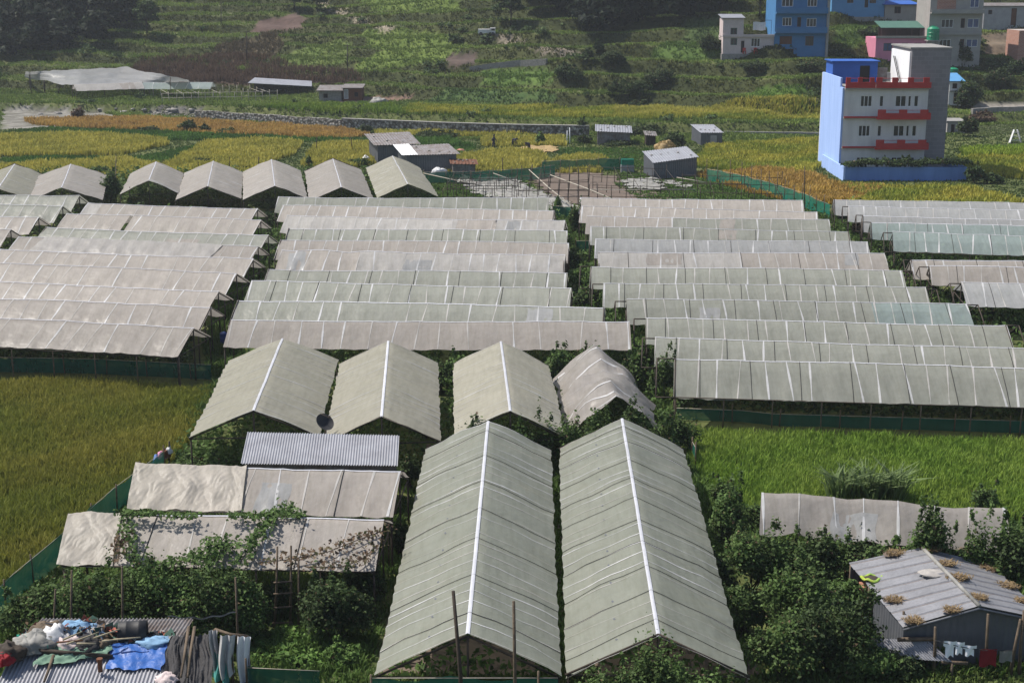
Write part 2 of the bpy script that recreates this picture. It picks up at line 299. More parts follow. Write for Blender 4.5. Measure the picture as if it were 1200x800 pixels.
def blades(X, Y, Z, h, w, nb, spread, lean, c1, c2, tip=None, name='grass', mat='blade', tagk=('stuff',)):
    """nb tapering blades per tuft; c1..c2 base colours by tuft"""
    n = len(X); m = n*nb; X = np.repeat(X, nb); Y = np.repeat(Y, nb); Z = np.repeat(Z, nb)
    a = NR.random(m)*6.283; q = np.sqrt(NR.random(m))*spread; bx = X+np.cos(a)*q; by = Y+np.sin(a)*q
    hh = np.repeat(np.broadcast_to(h, n), nb)*(.65+.6*NR.random(m)); ln = lean*hh*(.3+NR.random(m)); a2 = a+NR.normal(size=m)*.8
    t = NR.random(m)*3.1416; wx, wy = np.cos(t)*w/2, np.sin(t)*w/2
    lx, ly = np.cos(a2)*ln, np.sin(a2)*ln; z0 = Z-.03
    V = np.stack([np.stack([bx-wx, by-wy, z0], 1), np.stack([bx+wx, by+wy, z0], 1), np.stack([bx+lx*.4+wx*.9, by+ly*.4+wy*.9, z0+hh*.65], 1),
                  np.stack([bx+lx, by+ly, z0+hh*(1-.25*lean)], 1), np.stack([bx+lx*.4-wx*.9, by+ly*.4-wy*.9, z0+hh*.65], 1)], 1).reshape(-1, 3)
    i = np.arange(m)*5; Fq = np.concatenate([np.stack([i, i+1, i+2, i+4], 1), np.stack([i+4, i+2, i+3, i+3], 1)])
    t2 = NR.random((m, 1)); c = np.repeat(np.broadcast_to(c1, (n, 3)), nb, 0)*(1-t2)+np.repeat(np.broadcast_to(c2, (n, 3)), nb, 0)*t2
    c = c*(.8+.4*NR.random((m, 1))); cc = np.repeat(c, 5, 0)
    if tip is not None:
        tt = np.repeat(np.broadcast_to(tip, (n, 3)), nb, 0)*(.75+.5*NR.random((m, 1))); cc[3::5] = tt; cc[2::5] = (tt+cc[2::5])/2; cc[4::5] = cc[2::5]
    # quads + triangles in two meshes merged: use triangles only
    T = np.concatenate([np.stack([i, i+1, i+2], 1), np.stack([i, i+2, i+4], 1), np.stack([i+4, i+2, i+3], 1)])
    return V, T, cc
def polyscatter(poly, dens):
    xs = [p[0] for p in poly]; ys = [p[1] for p in poly]; A = (max(xs)-min(xs))*(max(ys)-min(ys)); n = int(A*dens)
    X = NR.uniform(min(xs), max(xs), n); Y = NR.uniform(min(ys), max(ys), n); k = inpoly(X, Y, poly); return X[k], Y[k]
def crop(name, pxpoly, label, cat, dens, h, w, nb, spread, lean, ca, cb, tip, hz=.5, terrain=False, patch=None, cl=4.0):
    poly = [((PT(x, y) if terrain else P(x, y, hz))[:2]) for x, y in pxpoly]
    X, Y = polyscatter(poly, dens); Z = terr(X, Y)
    t = np.clip(.5+.75*fbm(X, Y, cl)+.25*fbm(X, Y, cl*.3)+.12*NR.normal(size=len(X)), 0, 1)[:, None]; c = (np.array(ca)*(1-t)+np.array(cb)*t)*(1.75 if dens > 20 else 1.4)
    tp = None if tip is None else (np.array(tip[0])*(1-t)+np.array(tip[1])*t)*(1.95 if dens > 20 else 1.4)
    hh = h*(.85+.25*fbm(X, Y, 2.3)+.1*fbm(X, Y, .7))
    V, T, cc = blades(X, Y, Z, hh, w, nb, spread, lean, c*.8, c, tp)
    return tag(npmesh(name, V, T, 'blade', None, cc), label, cat, kind='stuff')
# ---------------------------------------------------------------- terrain sheet with land-use colours
ys = np.concatenate([np.arange(2, 186, 4.0), np.arange(186, 300, .6), np.arange(300, 402, 6.0)])
xs = np.concatenate([np.arange(-330, -100, 10.0), np.arange(-100, 100, .9), np.arange(100, 340, 10.0)])
GX, GY = np.meshgrid(xs, ys); GZ = terr(GX, GY)
px, py = proj(GX, GY, GZ); jx = px+6*fbm(GX, GY, 3.0)+3*NR.normal(size=px.shape)*.4; jy = py+1.2*fbm(GX+31, GY, 3.0)
def mixc(a, b, t): return np.array(a)*(1-t[..., None])+np.array(b)*t[..., None]
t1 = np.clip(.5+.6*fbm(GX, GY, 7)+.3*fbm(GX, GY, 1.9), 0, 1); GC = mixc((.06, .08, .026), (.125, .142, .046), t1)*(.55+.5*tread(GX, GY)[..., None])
HILLP = [  # (photo polygon, colour a, colour b, tuft height, tuft density)
 ([(420, 0), (530, -10), (540, 12), (500, 16), (440, 14)], (.10, .15, .03), (.15, .20, .045), .5, 6),
 ([(425, 36), (470, 32), (535, 44), (545, 62), (515, 75), (470, 68), (430, 52)], (.11, .165, .032), (.16, .21, .05), .55, 6),
 ([(417, 82), (420, 72), (450, 60), (497, 72), (470, 80)], (.11, .165, .032), (.15, .20, .045), .55, 6),
 ([(323, 80), (335, 66), (400, 45), (415, 55), (402, 74), (360, 84)], (.10, .15, .032), (.15, .19, .05), .5, 6),
 ([(290, 38), (305, 25), (345, 14), (362, 22), (350, 33), (315, 39)], (.105, .07, .06), (.14, .095, .08), 0, 0),
 ([(518, 76), (535, 62), (560, 64), (558, 74), (535, 79)], (.10, .075, .065), (.13, .095, .08), 0, 0),
 ([(240, 72), (255, 55), (320, 38), (335, 48), (320, 66), (280, 76)], (.075, .062, .036), (.11, .085, .05), .8, 4),
 ([(150, 95), (160, 78), (260, 80), (400, 92), (420, 98), (300, 100)], (.06, .042, .03), (.10, .065, .045), .5, 3),
 ([(560, 98), (570, 83), (640, 78), (650, 98), (600, 103)], (.085, .15, .03), (.125, .19, .045), .6, 6),
 ([(500, 120), (520, 105), (640, 108), (660, 118), (600, 122)], (.055, .10, .03), (.09, .14, .04), .6, 5),
 ([(760, 60), (780, 50), (850, 48), (848, 68), (800, 72), (765, 70)], (.075, .13, .03), (.11, .17, .04), .6, 6),
 ([(870, 112), (890, 102), (945, 100), (950, 110), (905, 116)], (.10, .18, .03), (.14, .22, .045), .6, 7),
 ([(890, 122), (930, 114), (955, 116), (945, 122)], (.16, .13, .085), (.22, .18, .12), 0, 0),
 ([(975, 45), (985, 30), (1035, 28), (1030, 50), (990, 56)], (.085, .145, .03), (.12, .18, .045), .6, 6),
 ([(800, 40), (805, 20), (845, 24), (845, 50), (805, 52)], (.06, .095, .03), (.09, .13, .04), .5, 4),
 ([(0, 152), (0, 128), (40, 124), (120, 132), (150, 140), (140, 150), (60, 150)], (.13, .125, .10), (.30, .285, .255), 0, 0),
 ([(1140, 132), (1142, 122), (1210, 118), (1210, 132)], (.32, .29, .25), (.40, .36, .31), 0, 0),
 ([(1150, 65), (1155, 42), (1210, 38), (1210, 62)], (.16, .125, .09), (.22, .17, .12), 0, 0),
 ([(1128, 160), (1130, 148), (1210, 146), (1210, 165), (1165, 163)], (.10, .14, .04), (.19, .2, .11), .3, 3),
 ([(470, 118), (420, 121), (360, 117), (420, 114), (500, 112)], (.20, .13, .10), (.26, .17, .13), 0, 0),
 ([(160, 135), (190, 122), (245, 128), (230, 138)], (.12, .11, .10), (.3, .28, .25), 0, 0)]
for pg, ca, cb, hh, dn in HILLP:
    k = inpoly(jx, jy, pg) & (GY > 150); c = mixc(ca, cb, np.clip(.5+.7*fbm(GX, GY, 1.7)+.25*NR.normal(size=GX.shape), 0, 1)); GC[k] = c[k]
def track(pts, wd, ca):
    for (a, b) in zip(pts[:-1], pts[1:]):
        a = np.array(PT(*a)[:2]); b = np.array(PT(*b)[:2]); ab = b-a; L2 = (ab**2).sum()
        t = np.clip(((GX-a[0])*ab[0]+(GY-a[1])*ab[1])/L2, 0, 1); dd = np.hypot(GX-a[0]-t*ab[0], GY-a[1]-t*ab[1]+.3*fbm(GX, GY, 2))
        k = dd < wd; GC[k] = np.array(ca)
track([(378, 6), (400, 14), (420, 23), (455, 34)], .9, (.34, .29, .22)); track([(560, 38), (600, 50), (640, 56), (672, 68)], .9, (.26, .22, .17))
n1, n0 = GX.shape; ii = np.arange((n1-1)*(n0-1)); r_, c_ = ii//(n0-1), ii % (n0-1); v0 = r_*n0+c_
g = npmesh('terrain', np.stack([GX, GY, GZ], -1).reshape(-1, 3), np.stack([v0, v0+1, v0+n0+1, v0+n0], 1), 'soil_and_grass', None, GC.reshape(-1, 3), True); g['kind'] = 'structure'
# grass and weeds over the slope: uncountable
pts = NR.uniform((-105, 186), (95, 318), (140000, 2)); X, Y = pts.T; Z = terr(X, Y); qx, qy = proj(X, Y, Z)
k = (qx > -60) & (qx < 1260) & (Y > ybase(X)-14) & (qy > -60); X, Y, Z, qx, qy = [a[k] for a in (X, Y, Z, qx, qy)]
n = len(X); jx2 = qx+6*fbm(X, Y, 3.0); jy2 = qy+1.2*fbm(X+31, Y, 3.0)
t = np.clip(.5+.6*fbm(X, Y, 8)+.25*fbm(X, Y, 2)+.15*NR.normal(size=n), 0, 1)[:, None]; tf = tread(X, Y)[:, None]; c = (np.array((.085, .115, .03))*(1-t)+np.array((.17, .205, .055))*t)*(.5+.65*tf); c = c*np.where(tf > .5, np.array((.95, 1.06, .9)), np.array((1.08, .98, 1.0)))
hh = .28+.22*np.clip(fbm(X, Y, 4)+.4, 0, 1.3); keep = np.ones(n, bool)
for pg, ca, cb, h2, dn in HILLP:
    k = inpoly(jx2, jy2, pg); tt = NR.random((n, 1)); cc = np.array(ca)*(1-tt)+np.array(cb)*tt; c = np.where(k[:, None], cc, c); hh = np.where(k, h2*.75, hh)
    if dn == 0: keep &= ~k
X, Y, Z, c, hh = X[keep], Y[keep], Z[keep], c[keep], hh[keep]
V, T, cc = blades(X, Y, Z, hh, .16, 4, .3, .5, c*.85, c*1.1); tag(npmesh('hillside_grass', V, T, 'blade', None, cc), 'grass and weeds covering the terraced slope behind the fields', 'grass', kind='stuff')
# undergrowth on the slope: merged shrubs, uncountable
L = []; pcl = []
for i in range(3200):
    x = R.uniform(-95, 90); y = R.uniform(192, 310); d = y-float(ybase(x))
    if d < .5: continue
    a, b = proj(x, y, th(x, y))
    if any(inpoly([a], [b], pg)[0] for pg, *_ in HILLP): continue
    bank = float(fbm(x, y, 6)+.5*fbm(x, y, 17)); 
    if bank < R.uniform(-.05, 1.0) or float(tread(x, y)) > R.uniform(.3, 1.3): continue
    s = R.uniform(.35, 1.1)*(1.3 if bank > .5 else 1); z = th(x, y); L.append((x, y, z+s*.35, s, s, s*.75)); 
m_ = len(L)*34; V, Fc = lobecloud(L, m_, .32, .4); cl = pal('hill', m_)*(.8+.6*NR.random((m_, 1))); tag(npmesh('undergrowth', V, Fc, 'leaf', None, np.repeat(cl, 4, 0)), 'scattered shrubs and scrub over the hillside terraces', 'scrub', kind='stuff')
# dry stalks on the brown bank behind the far greenhouse
X, Y = polyscatter([PT(x, y)[:2] for x, y in [(140, 95), (165, 72), (270, 66), (420, 86), (425, 98), (300, 97)]], 5); Z = terr(X, Y); n = len(X)
V, T, cc = blades(X, Y, Z, 1.0, .1, 4, .4, .3, np.tile((.085, .055, .04), (n, 1)), np.tile((.14, .09, .06), (n, 1))); tag(npmesh('dry_stalks', V, T, 'blade', None, cc), 'reddish brown dry stalks on the bank above the far sheds', 'stalks', kind='stuff')
# woods, left and centre: one mass, their shade put into the leaf colour
def wood(pg, n, label, hmin, hmax):
    L = []
    for i in range(4000):
        if len(L) >= n*5: break
        x = R.uniform(min(p[0] for p in pg), max(p[0] for p in pg)); y = R.uniform(min(p[1] for p in pg), max(p[1] for p in pg))
        if not inpoly([x], [y], pg)[0]: continue
        b = PT(x, y); h = R.uniform(hmin, hmax); r = h*.36
        for j in range(5): a = R.uniform(0, 6.28); q = r*R.uniform(.1, .7); zz = R.uniform(.2, .9); L.append((b.x+math.cos(a)*q, b.y+math.sin(a)*q, b.z+h*zz, r*(1.1-zz*.6)*.8, r*(1.1-zz*.6)*.8, h*.17))
    m = len(L)*70; V, Fc = lobecloud(L, m, .6, .3); cl = pal('shaded_forest', m)*(.7+.5*NR.random((m, 1))); tag(npmesh('shaded_forest', V, Fc, 'leaf', None, np.repeat(cl, 4, 0)), label, 'wood', kind='stuff')
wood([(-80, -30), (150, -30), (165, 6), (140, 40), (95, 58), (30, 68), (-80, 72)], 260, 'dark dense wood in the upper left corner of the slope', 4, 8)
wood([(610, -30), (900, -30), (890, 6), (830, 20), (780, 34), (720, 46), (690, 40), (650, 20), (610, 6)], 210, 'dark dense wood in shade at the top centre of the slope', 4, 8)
# ---------------------------------------------------------------- crops
YL = dict(ca=(.225, .215, .04), cb=(.30, .27, .05), tip=((.26, .24, .05), (.35, .31, .07)))
YG = dict(ca=(.12, .17, .025), cb=(.24, .23, .035), tip=((.18, .20, .03), (.33, .29, .05)))
OR = dict(ca=(.26, .165, .055), cb=(.32, .215, .06), tip=((.29, .18, .06), (.36, .235, .07)))
GR = dict(ca=(.045, .095, .022), cb=(.08, .15, .03), tip=None)
MID = dict(dens=8, h=.8, w=.14, nb=5, spread=.24, lean=.3, hz=.6)
def field(pg, pl, label, nm='rice_crop', cat='rice', **kw): return crop(nm, pg, label, cat, **{**MID, **pl, **kw})
field([(-60, 158), (100, 152), (195, 160), (196, 165), (140, 177), (50, 177), (-60, 180)], YL, 'ripe yellow rice in the far left plot behind the low greenhouses', h=.85)
field([(-60, 190), (20, 188), (150, 182), (192, 189), (130, 212), (-60, 212)], YL, 'ripe yellow rice just behind the two leftmost back row greenhouses')
field([(190, 190), (240, 163), (300, 159), (355, 163), (345, 176), (312, 186), (300, 204), (180, 206)], YL, 'ripe yellow rice in the large plot behind the middle of the back row')
field([(372, 164), (432, 163), (440, 186), (400, 196), (352, 188)], YL, 'ripe yellow rice beside the narrow ditch left of the two roofed sheds')
field([(28, 137), (130, 134), (200, 136), (400, 147), (432, 154), (400, 158), (260, 153), (130, 147), (40, 142)], OR, 'long strip of orange rice at the foot of the rubble wall')
field([(440, 150), (520, 151), (640, 154), (560, 156), (440, 155)], YL, 'narrow strip of yellow rice under the grey mortar wall')
field([(566, 157), (660, 156), (662, 166), (564, 167)], YL, 'short block of yellow rice behind the three people')
field([(532, 180), (575, 172), (622, 172), (641, 180), (622, 197), (518, 198)], YL, 'golden rice between the people and the green net fence')
field([(642, 186), (680, 176), (712, 182), (702, 197), (634, 197)], YL, 'golden rice right of the reaped ground near the net fence')
field([(812, 200), (900, 194), (955, 198), (985, 214), (1040, 214), (1000, 232), (930, 232), (870, 218)], OR, 'orange ripening rice in front of the tall blue house', ca=(.28, .19, .03), cb=(.34, .24, .035))
field([(985, 214), (1132, 214), (1165, 222), (1215, 236), (990, 236), (1010, 226)], YG, 'green and yellow rice below the low blue garden wall')
field([(830, 166), (965, 157), (962, 188), (950, 197), (850, 194), (812, 188)], YG, 'yellowing rice behind the metal shed left of the blue house', h=.7)
field([(1122, 180), (1215, 180), (1215, 205), (1165, 202), (1130, 192)], YG, 'yellow green rice right of the tall blue house')
field([(1125, 170), (1215, 166), (1215, 177), (1130, 178)], YG, 'bright green rice plot behind the tall blue house', ca=(.14, .22, .025), cb=(.2, .25, .03), tip=None)
field([(680, 196), (830, 190), (800, 170), (700, 168), (640, 168), (660, 178), (690, 176)], GR, 'cropped green grass around the metal shed', nm='grass', cat='grass', h=.25)
field([(0, 181), (60, 178), (150, 180), (200, 172), (240, 164), (200, 184), (150, 183), (20, 189)], GR, 'green grass strip between the yellow rice plots', nm='grass', cat='grass', h=.45)
field([(130, 149), (260, 154), (400, 160), (520, 156), (560, 168), (440, 164), (300, 159), (200, 160), (100, 152)], GR, 'weedy green bund behind the yellow rice plots', nm='grass', cat='grass', h=.7)
field([(0, 150), (60, 144), (130, 147), (100, 152), (0, 157)], GR, 'short grass beside the stony ground at far left', nm='grass', cat='grass', h=.3)
field([(455, 164), (560, 168), (520, 180), (540, 190), (500, 190)], GR, 'weeds around the two dark sheds', nm='grass', cat='grass', h=.35)
field([(480, 124), (640, 125), (830, 128), (965, 130), (965, 142), (700, 140), (470, 133)], YG, 'yellow green rice on the bench above the grey wall', terrain=True, ca=(.10, .16, .025), cb=(.18, .2, .035))
field([(315, 124), (450, 122), (480, 134), (420, 134), (310, 128)], YG, 'green rice strip on the bench before the brick shed', terrain=True, ca=(.10, .16, .025), cb=(.15, .2, .03), tip=None)
field([(720, 128), (965, 131), (965, 138), (720, 138)], YL, 'yellow rice strip along the bench edge', terrain=True, h=.95, ca=(.19, .19, .03))
pts = NR.uniform((-110, 132), (110, 226), (60000, 2)); X, Y = pts.T; Z = terr(X, Y); k = (Y < ybase(X)+1); X, Y, Z = X[k], Y[k], Z[k]; qx, qy = proj(X, Y, Z); k = (qx > -40) & (qx < 1240) & ~inpoly(qx, qy, HILLP[15][0]) & ~inpoly(qx, qy, [(600, 206), (700, 200), (810, 242), (640, 242)]); X, Y, Z = X[k], Y[k], Z[k]; n = len(X)
t = np.clip(.5+.6*fbm(X, Y, 9)+.3*fbm(X, Y, 2.5), 0, 1)[:, None]; V, T, cc = blades(X, Y, Z, .22, .16, 4, .35, .5, np.array((.05, .08, .022))*(1-t)+np.array((.10, .125, .035))*t, np.array((.09, .13, .04))+0*t); tag(npmesh('field_grass', V, T, 'blade', None, cc), 'short grass and weeds on the flat ground round the far fields', 'grass', kind='stuff')
# the two near rice fields
crop('rice_crop', [(-330, 434), (0, 437.5), (110, 439.5), (246, 446.5), (252, 452), (242, 480), (206, 522), (188, 545), (130, 585), (-10, 694), (-330, 694)], 'olive and gold rice field behind the slanting green net at left', 'rice', 30, .62, .042, 10, .17, .34, (.062, .09, .016), (.095, .105, .02), ((.112, .118, .02), (.155, .14, .028)), hz=.55, cl=4)
crop('rice_crop', [(796, 494), (870, 497), (1000, 502.5), (1400, 514), (1400, 600), (1060, 600), (890, 592), (846, 598), (822, 560)], 'fresh green rice field in front of the right hand greenhouse block', 'rice', 30, .58, .042, 10, .17, .34, (.062, .118, .016), (.09, .145, .022), ((.10, .155, .022), (.135, .175, .032)), hz=.5, cl=4)
# low weeds on open ground between the greenhouses
def weeds(pg, label, dens=16, h=.3, c1=(.045, .085, .02), c2=(.09, .15, .035), w=.07, nb=6):
    X, Y = polyscatter([P(x, y, .1)[:2] for x, y in pg], dens); n = len(X); t = np.clip(.5+.7*fbm(X, Y, 2.5)+.2*NR.normal(size=n), 0, 1)[:, None]
    V, T, cc = blades(X, Y, terr(X, Y), h*(1+.5*fbm(X, Y, 1.5)), w, nb, .2, .6, np.array(c1)*(1-t)+np.array(c2)*t, np.array(c2)+0*t)
    tag(npmesh('weeds', V, T, 'blade', None, cc), label, 'weeds', kind='stuff')
weeds([(500, 205), (620, 212), (640, 240), (480, 240)], 'bright grass between the back row and the bare bamboo frames', 10, .25, (.06, .12, .025), (.10, .17, .035), .12)
weeds([(730, 200), (830, 205), (960, 240), (800, 245), (760, 240), (720, 215)], 'bright grass under the frames beside the metal shed', 10, .25, (.06, .12, .025), (.10, .17, .035), .12)
weeds([(290, 790), (290, 745), (440, 740), (450, 815), (290, 815)], 'weeds round the vegetable plot', 22, .25)
weeds([(420, 788), (900, 788), (1300, 775), (1300, 850), (420, 850)], 'mown grass verge along the bottom edge', 30, .22, (.05, .085, .02), (.11, .15, .04))
weeds([(630, 470), (665, 470), (668, 800), (650, 800)], 'weeds in the gap between the two large greenhouses', 20, .5)
weeds([(805, 530), (840, 590), (860, 700), (890, 790), (870, 790), (800, 560)], 'weeds along the right eave of the largest greenhouses', 20, .45)
weeds([(238, 395), (270, 400), (300, 420), (230, 500), (215, 520), (205, 520), (248, 450)], 'weeds beside the left hand block near the barrel', 18, .5)
weeds([(300, 250), (335, 250), (300, 330), (240, 420), (255, 350)], 'rough grass down the lane left of the middle block', 14, .45)
weeds([(190, 545), (290, 515), (480, 540), (500, 640), (420, 790), (0, 790), (0, 720)], 'weeds under the bottom left greenhouses', 14, .35)
weeds([(880, 600), (1250, 600), (1250, 790), (900, 790)], 'weeds round the metal house', 12, .4)
weeds([(640, 245), (690, 245), (700, 340), (770, 400), (790, 500), (700, 480), (680, 330)], 'weeds down the lane right of the middle block', 12, .5)
weeds([(950, 245), (1010, 260), (1100, 350), (1215, 350), (1215, 400), (1100, 340), (1000, 280)], 'weeds down the lane left of the far right block', 12, .5)
# ---------------------------------------------------------------- greenhouses
def greenhouse(label, A, B, hw, hr, he, pieces=((0, 1, 'P'),), bay=1.1, rope=0, group=None, ends=(1, 1), posts=0, sag=.045, ripple=.05, camber=.035, seed=0, ridge='tape', cat='greenhouse', strips=1, slant=.10, poke=0, edge=.06, over=.12, lean=0, ropr=.016, pat=1):
    A = Vector((A[0], A[1])); B = Vector((B[0], B[1])); L = (B-A).length; u = (B-A)/L; v = Vector((-u.y, u.x)); rr = random.Random(seed*7+3)
    root = empty('greenhouse', ((A.x+B.x)/2, (A.y+B.y)/2, 0), label, cat, group); nb = max(1, round(L/bay)); sp = L/nb
    def Sf(s, w, off=0.0):
        a = abs(w)/hw; z = hr+.06*math.sin(seed*2.7)-(hr-he)*a+camber*(hr-he)*math.sin(math.pi*min(a, 1))
        ph = (s/sp) % 1; z -= sag*math.sin(math.pi*ph)**2*(.35+.65*a)
        z += ripple*noise.noise(Vector((s*.55, w*.9+seed*3.1, seed*1.7)))+ripple*.5*noise.noise(Vector((s*2.1, w*1.3, seed+9)))*(.4+a)
        z += .05*math.sin(s*.21+seed)
        ww = w*(1+edge*a*.5*noise.noise(Vector((s*.8, seed*5.3+(2 if w > 0 else 0), 1.3)))+(-.012*math.sin(math.pi*ph)**2)*a)
        ss = s+lean*ww; p = A+u*ss+v*ww; return Vector((p.x, p.y, z+off))
    st = []
    for k in range(nb+1):
        s = min(max(k*sp+rr.uniform(-.13, .13)*sp, .05), L-.05); st.append((s, rr.uniform(-slant, slant), rr.random()))
    for (t0, t1, mt) in pieces:
        mb = MB(); s0, s1 = t0*L, t1*L; nu = max(3, int((s1-s0)/sp*4)); mb.grid(lambda a, b: Sf(s0+(s1-s0)*a, -hw+2*hw*b), nu, 14)
        if strips:
            for s, sl, q in st:
                if not s0-.01 <= s <= s1+.01 or q < .12: continue
                wd = (.05 if q < .5 else .075)*(1 if ridge != 'wide' or bay > 1 else .55); m = 1 if q < .55 else 2
                for sg in (-1, 1):
                    def fs(a, b, s=s, sl=sl, wd=wd, sg=sg): return Sf(min(max(s+sl*hw*b+(a-.5)*wd*(1+.5*math.sin(b*5+s)), 0), L), sg*hw*b*.995, .013)
                    mb.grid(fs, 1, 7, m)
        if not pat:
            for k in range(int(L/1.35)):
                a0 = .8+k*1.35+rr.uniform(-.1, .1); mb.grid(lambda a, b: Sf(min(a0+.13*a, L), hw*(.42+.022*b+.01*a), .012), 1, 1, 3)
        if pat and strips:
            for k in range(rr.choice((0, 0, 1))):
                a0 = s0+(s1-s0)*rr.uniform(.05, .85); w_ = sp*rr.uniform(.8, 2.4); lo, hi_ = rr.choice(((-.99, .02), (-.99, -.35), (-.6, .02)))
                mb.grid(lambda a, b: Sf(min(a0+w_*a+.06*math.sin(b*5+a0), s1), hw*(lo+(hi_-lo)*b), .009+.012*math.sin(a*7)*math.sin(b*5)), 8, 8, 3)
        mb.build('cover', [mt, 'strip_faint', 'strip', rr.choice(('H', 'P', 'P')) if pat else 'tin_blue'], root)
    if ridge:
        mb = MB(); mb.grid(lambda a, b: Sf(a*L, (b-.5)*(.12 if ridge == 'wide' else .09), .022), nb*3, 2); mb.build('ridge_tape', ridge if ridge in M else 'tape', root)
    if rope:
        k = max(1, int(L/rope)); 
        for i in range(k):
            s = (i+.5)*L/k+rr.uniform(-.15, .15); sl = rr.uniform(-slant, slant)*.5; mb = MB()
            mb.tube([Sf(min(max(s+sl*abs(w), 0), L), w*hw, .02) for w in [j/7 for j in range(-7, 8)]], ropr, 4); mb.build('rope', 'rope', root)
    wood = 'wood_dark'
    def bar(nm, a, b, r=.035, m=wood): MB().tube([a, b], r, 6).build(nm, m, root)
    def W(s, w, z): p = A+u*(s+lean*w)+v*w; return Vector((p.x, p.y, z))
    for e, s in ((0, .06), (1, L-.06)):
        if not ends[e]: continue
        o = -.05
        for sg in (-1, 1): bar('rafter', W(s, sg*(hw+poke*.0), he+o), W(s, 0, hr+o), .035)
        bar('tie_beam', W(s, -hw, he+o), W(s, hw, he+o), .03); bar('king_post', W(s, 0, -.1), W(s, 0, hr+o), .04)
        for sg in (-1, 1): bar('eave_post', W(s, sg*hw*.97, -.1), W(s, sg*hw*.97, he+o), .04)
        if poke:
            d = -poke if e == 0 else poke; bar('ridge_pole', W(s+d, 0, hr-.06), W(s, 0, hr-.06), .035); bar('eave_pole', W(s+d, -hw, he-.06), W(s, -hw, he-.06), .035); bar('rafter', W(s+d, -hw, he-.06), W(s+d, 0, hr-.06), .035); bar('rafter', W(s+d, hw, he-.06), W(s+d, 0, hr-.06), .035)
    if posts:
        for i in range(int(L/posts)+1): s = .1+i*posts; bar('eave_post', W(s, -hw*.98, -.1), W(s, -hw*.98, he-.03), .035, 'wood')
        bar('eave_pole', W(0, -hw*.99, he-.05), W(L, -hw*.99, he-.05), .03)
    root['_l'] = L; return root, Sf, L
def rows(data, group, he0=1.9, hr0=2.9, dflt=1.95):
    """data: label, left px, right px, pieces, options; ridge ends read at ridge height; half width from the spacing of the ridges"""
    pts = [(P(*d[1], d[4].get('hr', hr0)), P(*d[2], d[4].get('hr', hr0))) for d in data]; out = []
    for i, d in enumerate(data):
        kw = dict(d[4]); hr = kw.pop('hr', hr0); he = kw.pop('he', he0); sp = []
        for j in (i-1, i+1):
            if 0 <= j < len(data):
                a, b = pts[i], pts[j]; x = max(a[0].x, b[0].x); 
                ya = np.interp(x, [a[0].x, a[1].x], [a[0].y, a[1].y]); yb = np.interp(x, [b[0].x, b[1].x], [b[0].y, b[1].y]); sp.append(abs(ya-yb))
        hw = kw.pop('hw', min(2.15, .49*min(sp) if sp else dflt)); hw = max(1.5, hw)
        print('row', d[0][:40], 'spacing', [round(float(q), 1) for q in sp], 'hw', round(float(hw), 2), 'L', round((pts[i][1]-pts[i][0]).length, 1))
        kw.setdefault('seed', len(bpy.data.objects) % 97); out.append(greenhouse(d[0], pts[i][0], pts[i][1], hw, hr, he, d[3], group=group, **kw))
    return out
def ext(p0, p1, x): f = (x-p0[0])/(p1[0]-p0[0]); return (x, p0[1]+f*(p1[1]-p0[1]))
PP = ((0, 1, 'P'),); GG = ((0, 1, 'G'),); BB = ((0, 1, 'B'),); HH = ((0, 1, 'H'),)
o01 = dict(ends=(0, 1)); o11 = {}
gl = 'greenhouses of the left block'
LR = rows([
 ('front pinkish net greenhouse of the left block, along the dark green net', ext((0, 373.5), (227.5, 385), -150), (227.5, 385), PP, dict(ends=(0, 1), posts=2.4, hw=2.2)),
 ('second pinkish greenhouse of the left block, behind the front one', ext((0, 349.7), (248, 359), -150), (248, 359), PP, o01),
 ('third pinkish greenhouse from the front of the left block', ext((0, 329), (256.7, 341.7), -150), (256.7, 341.7), PP, o01),
 ('fourth pinkish greenhouse of the left block, stained grey along its roof', ext((5, 309.5), (278, 321), -150), (278, 321), PP, o01),
 ('pinkish greenhouse just in front of the white sheet covered one, left block', ext((0, 293), (297.5, 304.7), -150), (297.5, 304.7), PP, o01),
 ('pinkish greenhouse with a long white plastic sheet laid over it, left block', (21.7, 278.3), (303.3, 288.3), PP, o11),
 ('pale greenish greenhouse directly behind the white sheet covered one, left block', (53.3, 265.3), (315, 275.3), GG, o11),
 ('pinkish greenhouse with a torn gap in its roof, left block', (78, 251), (306.3, 259), ((0, .335, 'P'), (.352, 1, 'P')), o11),
 ('rearmost greenhouse of the left block, its left end patched white', (103, 238.7), (302.5, 245.3), ((0, .09, 'W'), (.09, 1, 'P')), o11)], gl)
# white sheet laid over one left block roof
g0, Sf6, L6 = LR[5]
def oversheet(Sf, s0, s1, v0, v1, label, mt='W', wr=.05, off=.05, nu=90, nv=12, name='plastic_sheet', slantw=0):
    mb = MB(); c = [None]
    def f(a, b):
        s = s0+(s1-s0)*a+slantw*(b-.5); w = v0+(v1-v0)*b; p = Sf(s, w, off)
        return p+Vector((0, 0, wr*noise.noise(Vector((s*1.3+w*.8, w*.9, s0)))+wr*1.5*abs(noise.noise(Vector((s*2.3+w*1.9+2*noise.noise(Vector((s*.7, w*.7, 8))), w*.8-s*.6, 3))))+wr*.6*abs(noise.noise(Vector((s*5-w*2.5+noise.noise(Vector((s*1.5, w*1.5, 2))), w*2.4, 5))))))
    mb.grid(f, nu, nv); cc = f(.5, .5); mb.v = [(x-cc.x, y-cc.y, z-cc.z) for x, y, z in mb.v]
    o = mb.build(name, mt, None, label, 'plastic sheet'); o.location = cc; return o
oversheet(Sf6, L6*.10, L6*.84, -2.0, .05, 'long white plastic sheet spread over a left block greenhouse roof', slantw=.6)
gm = 'short greenhouses at the far left edge'
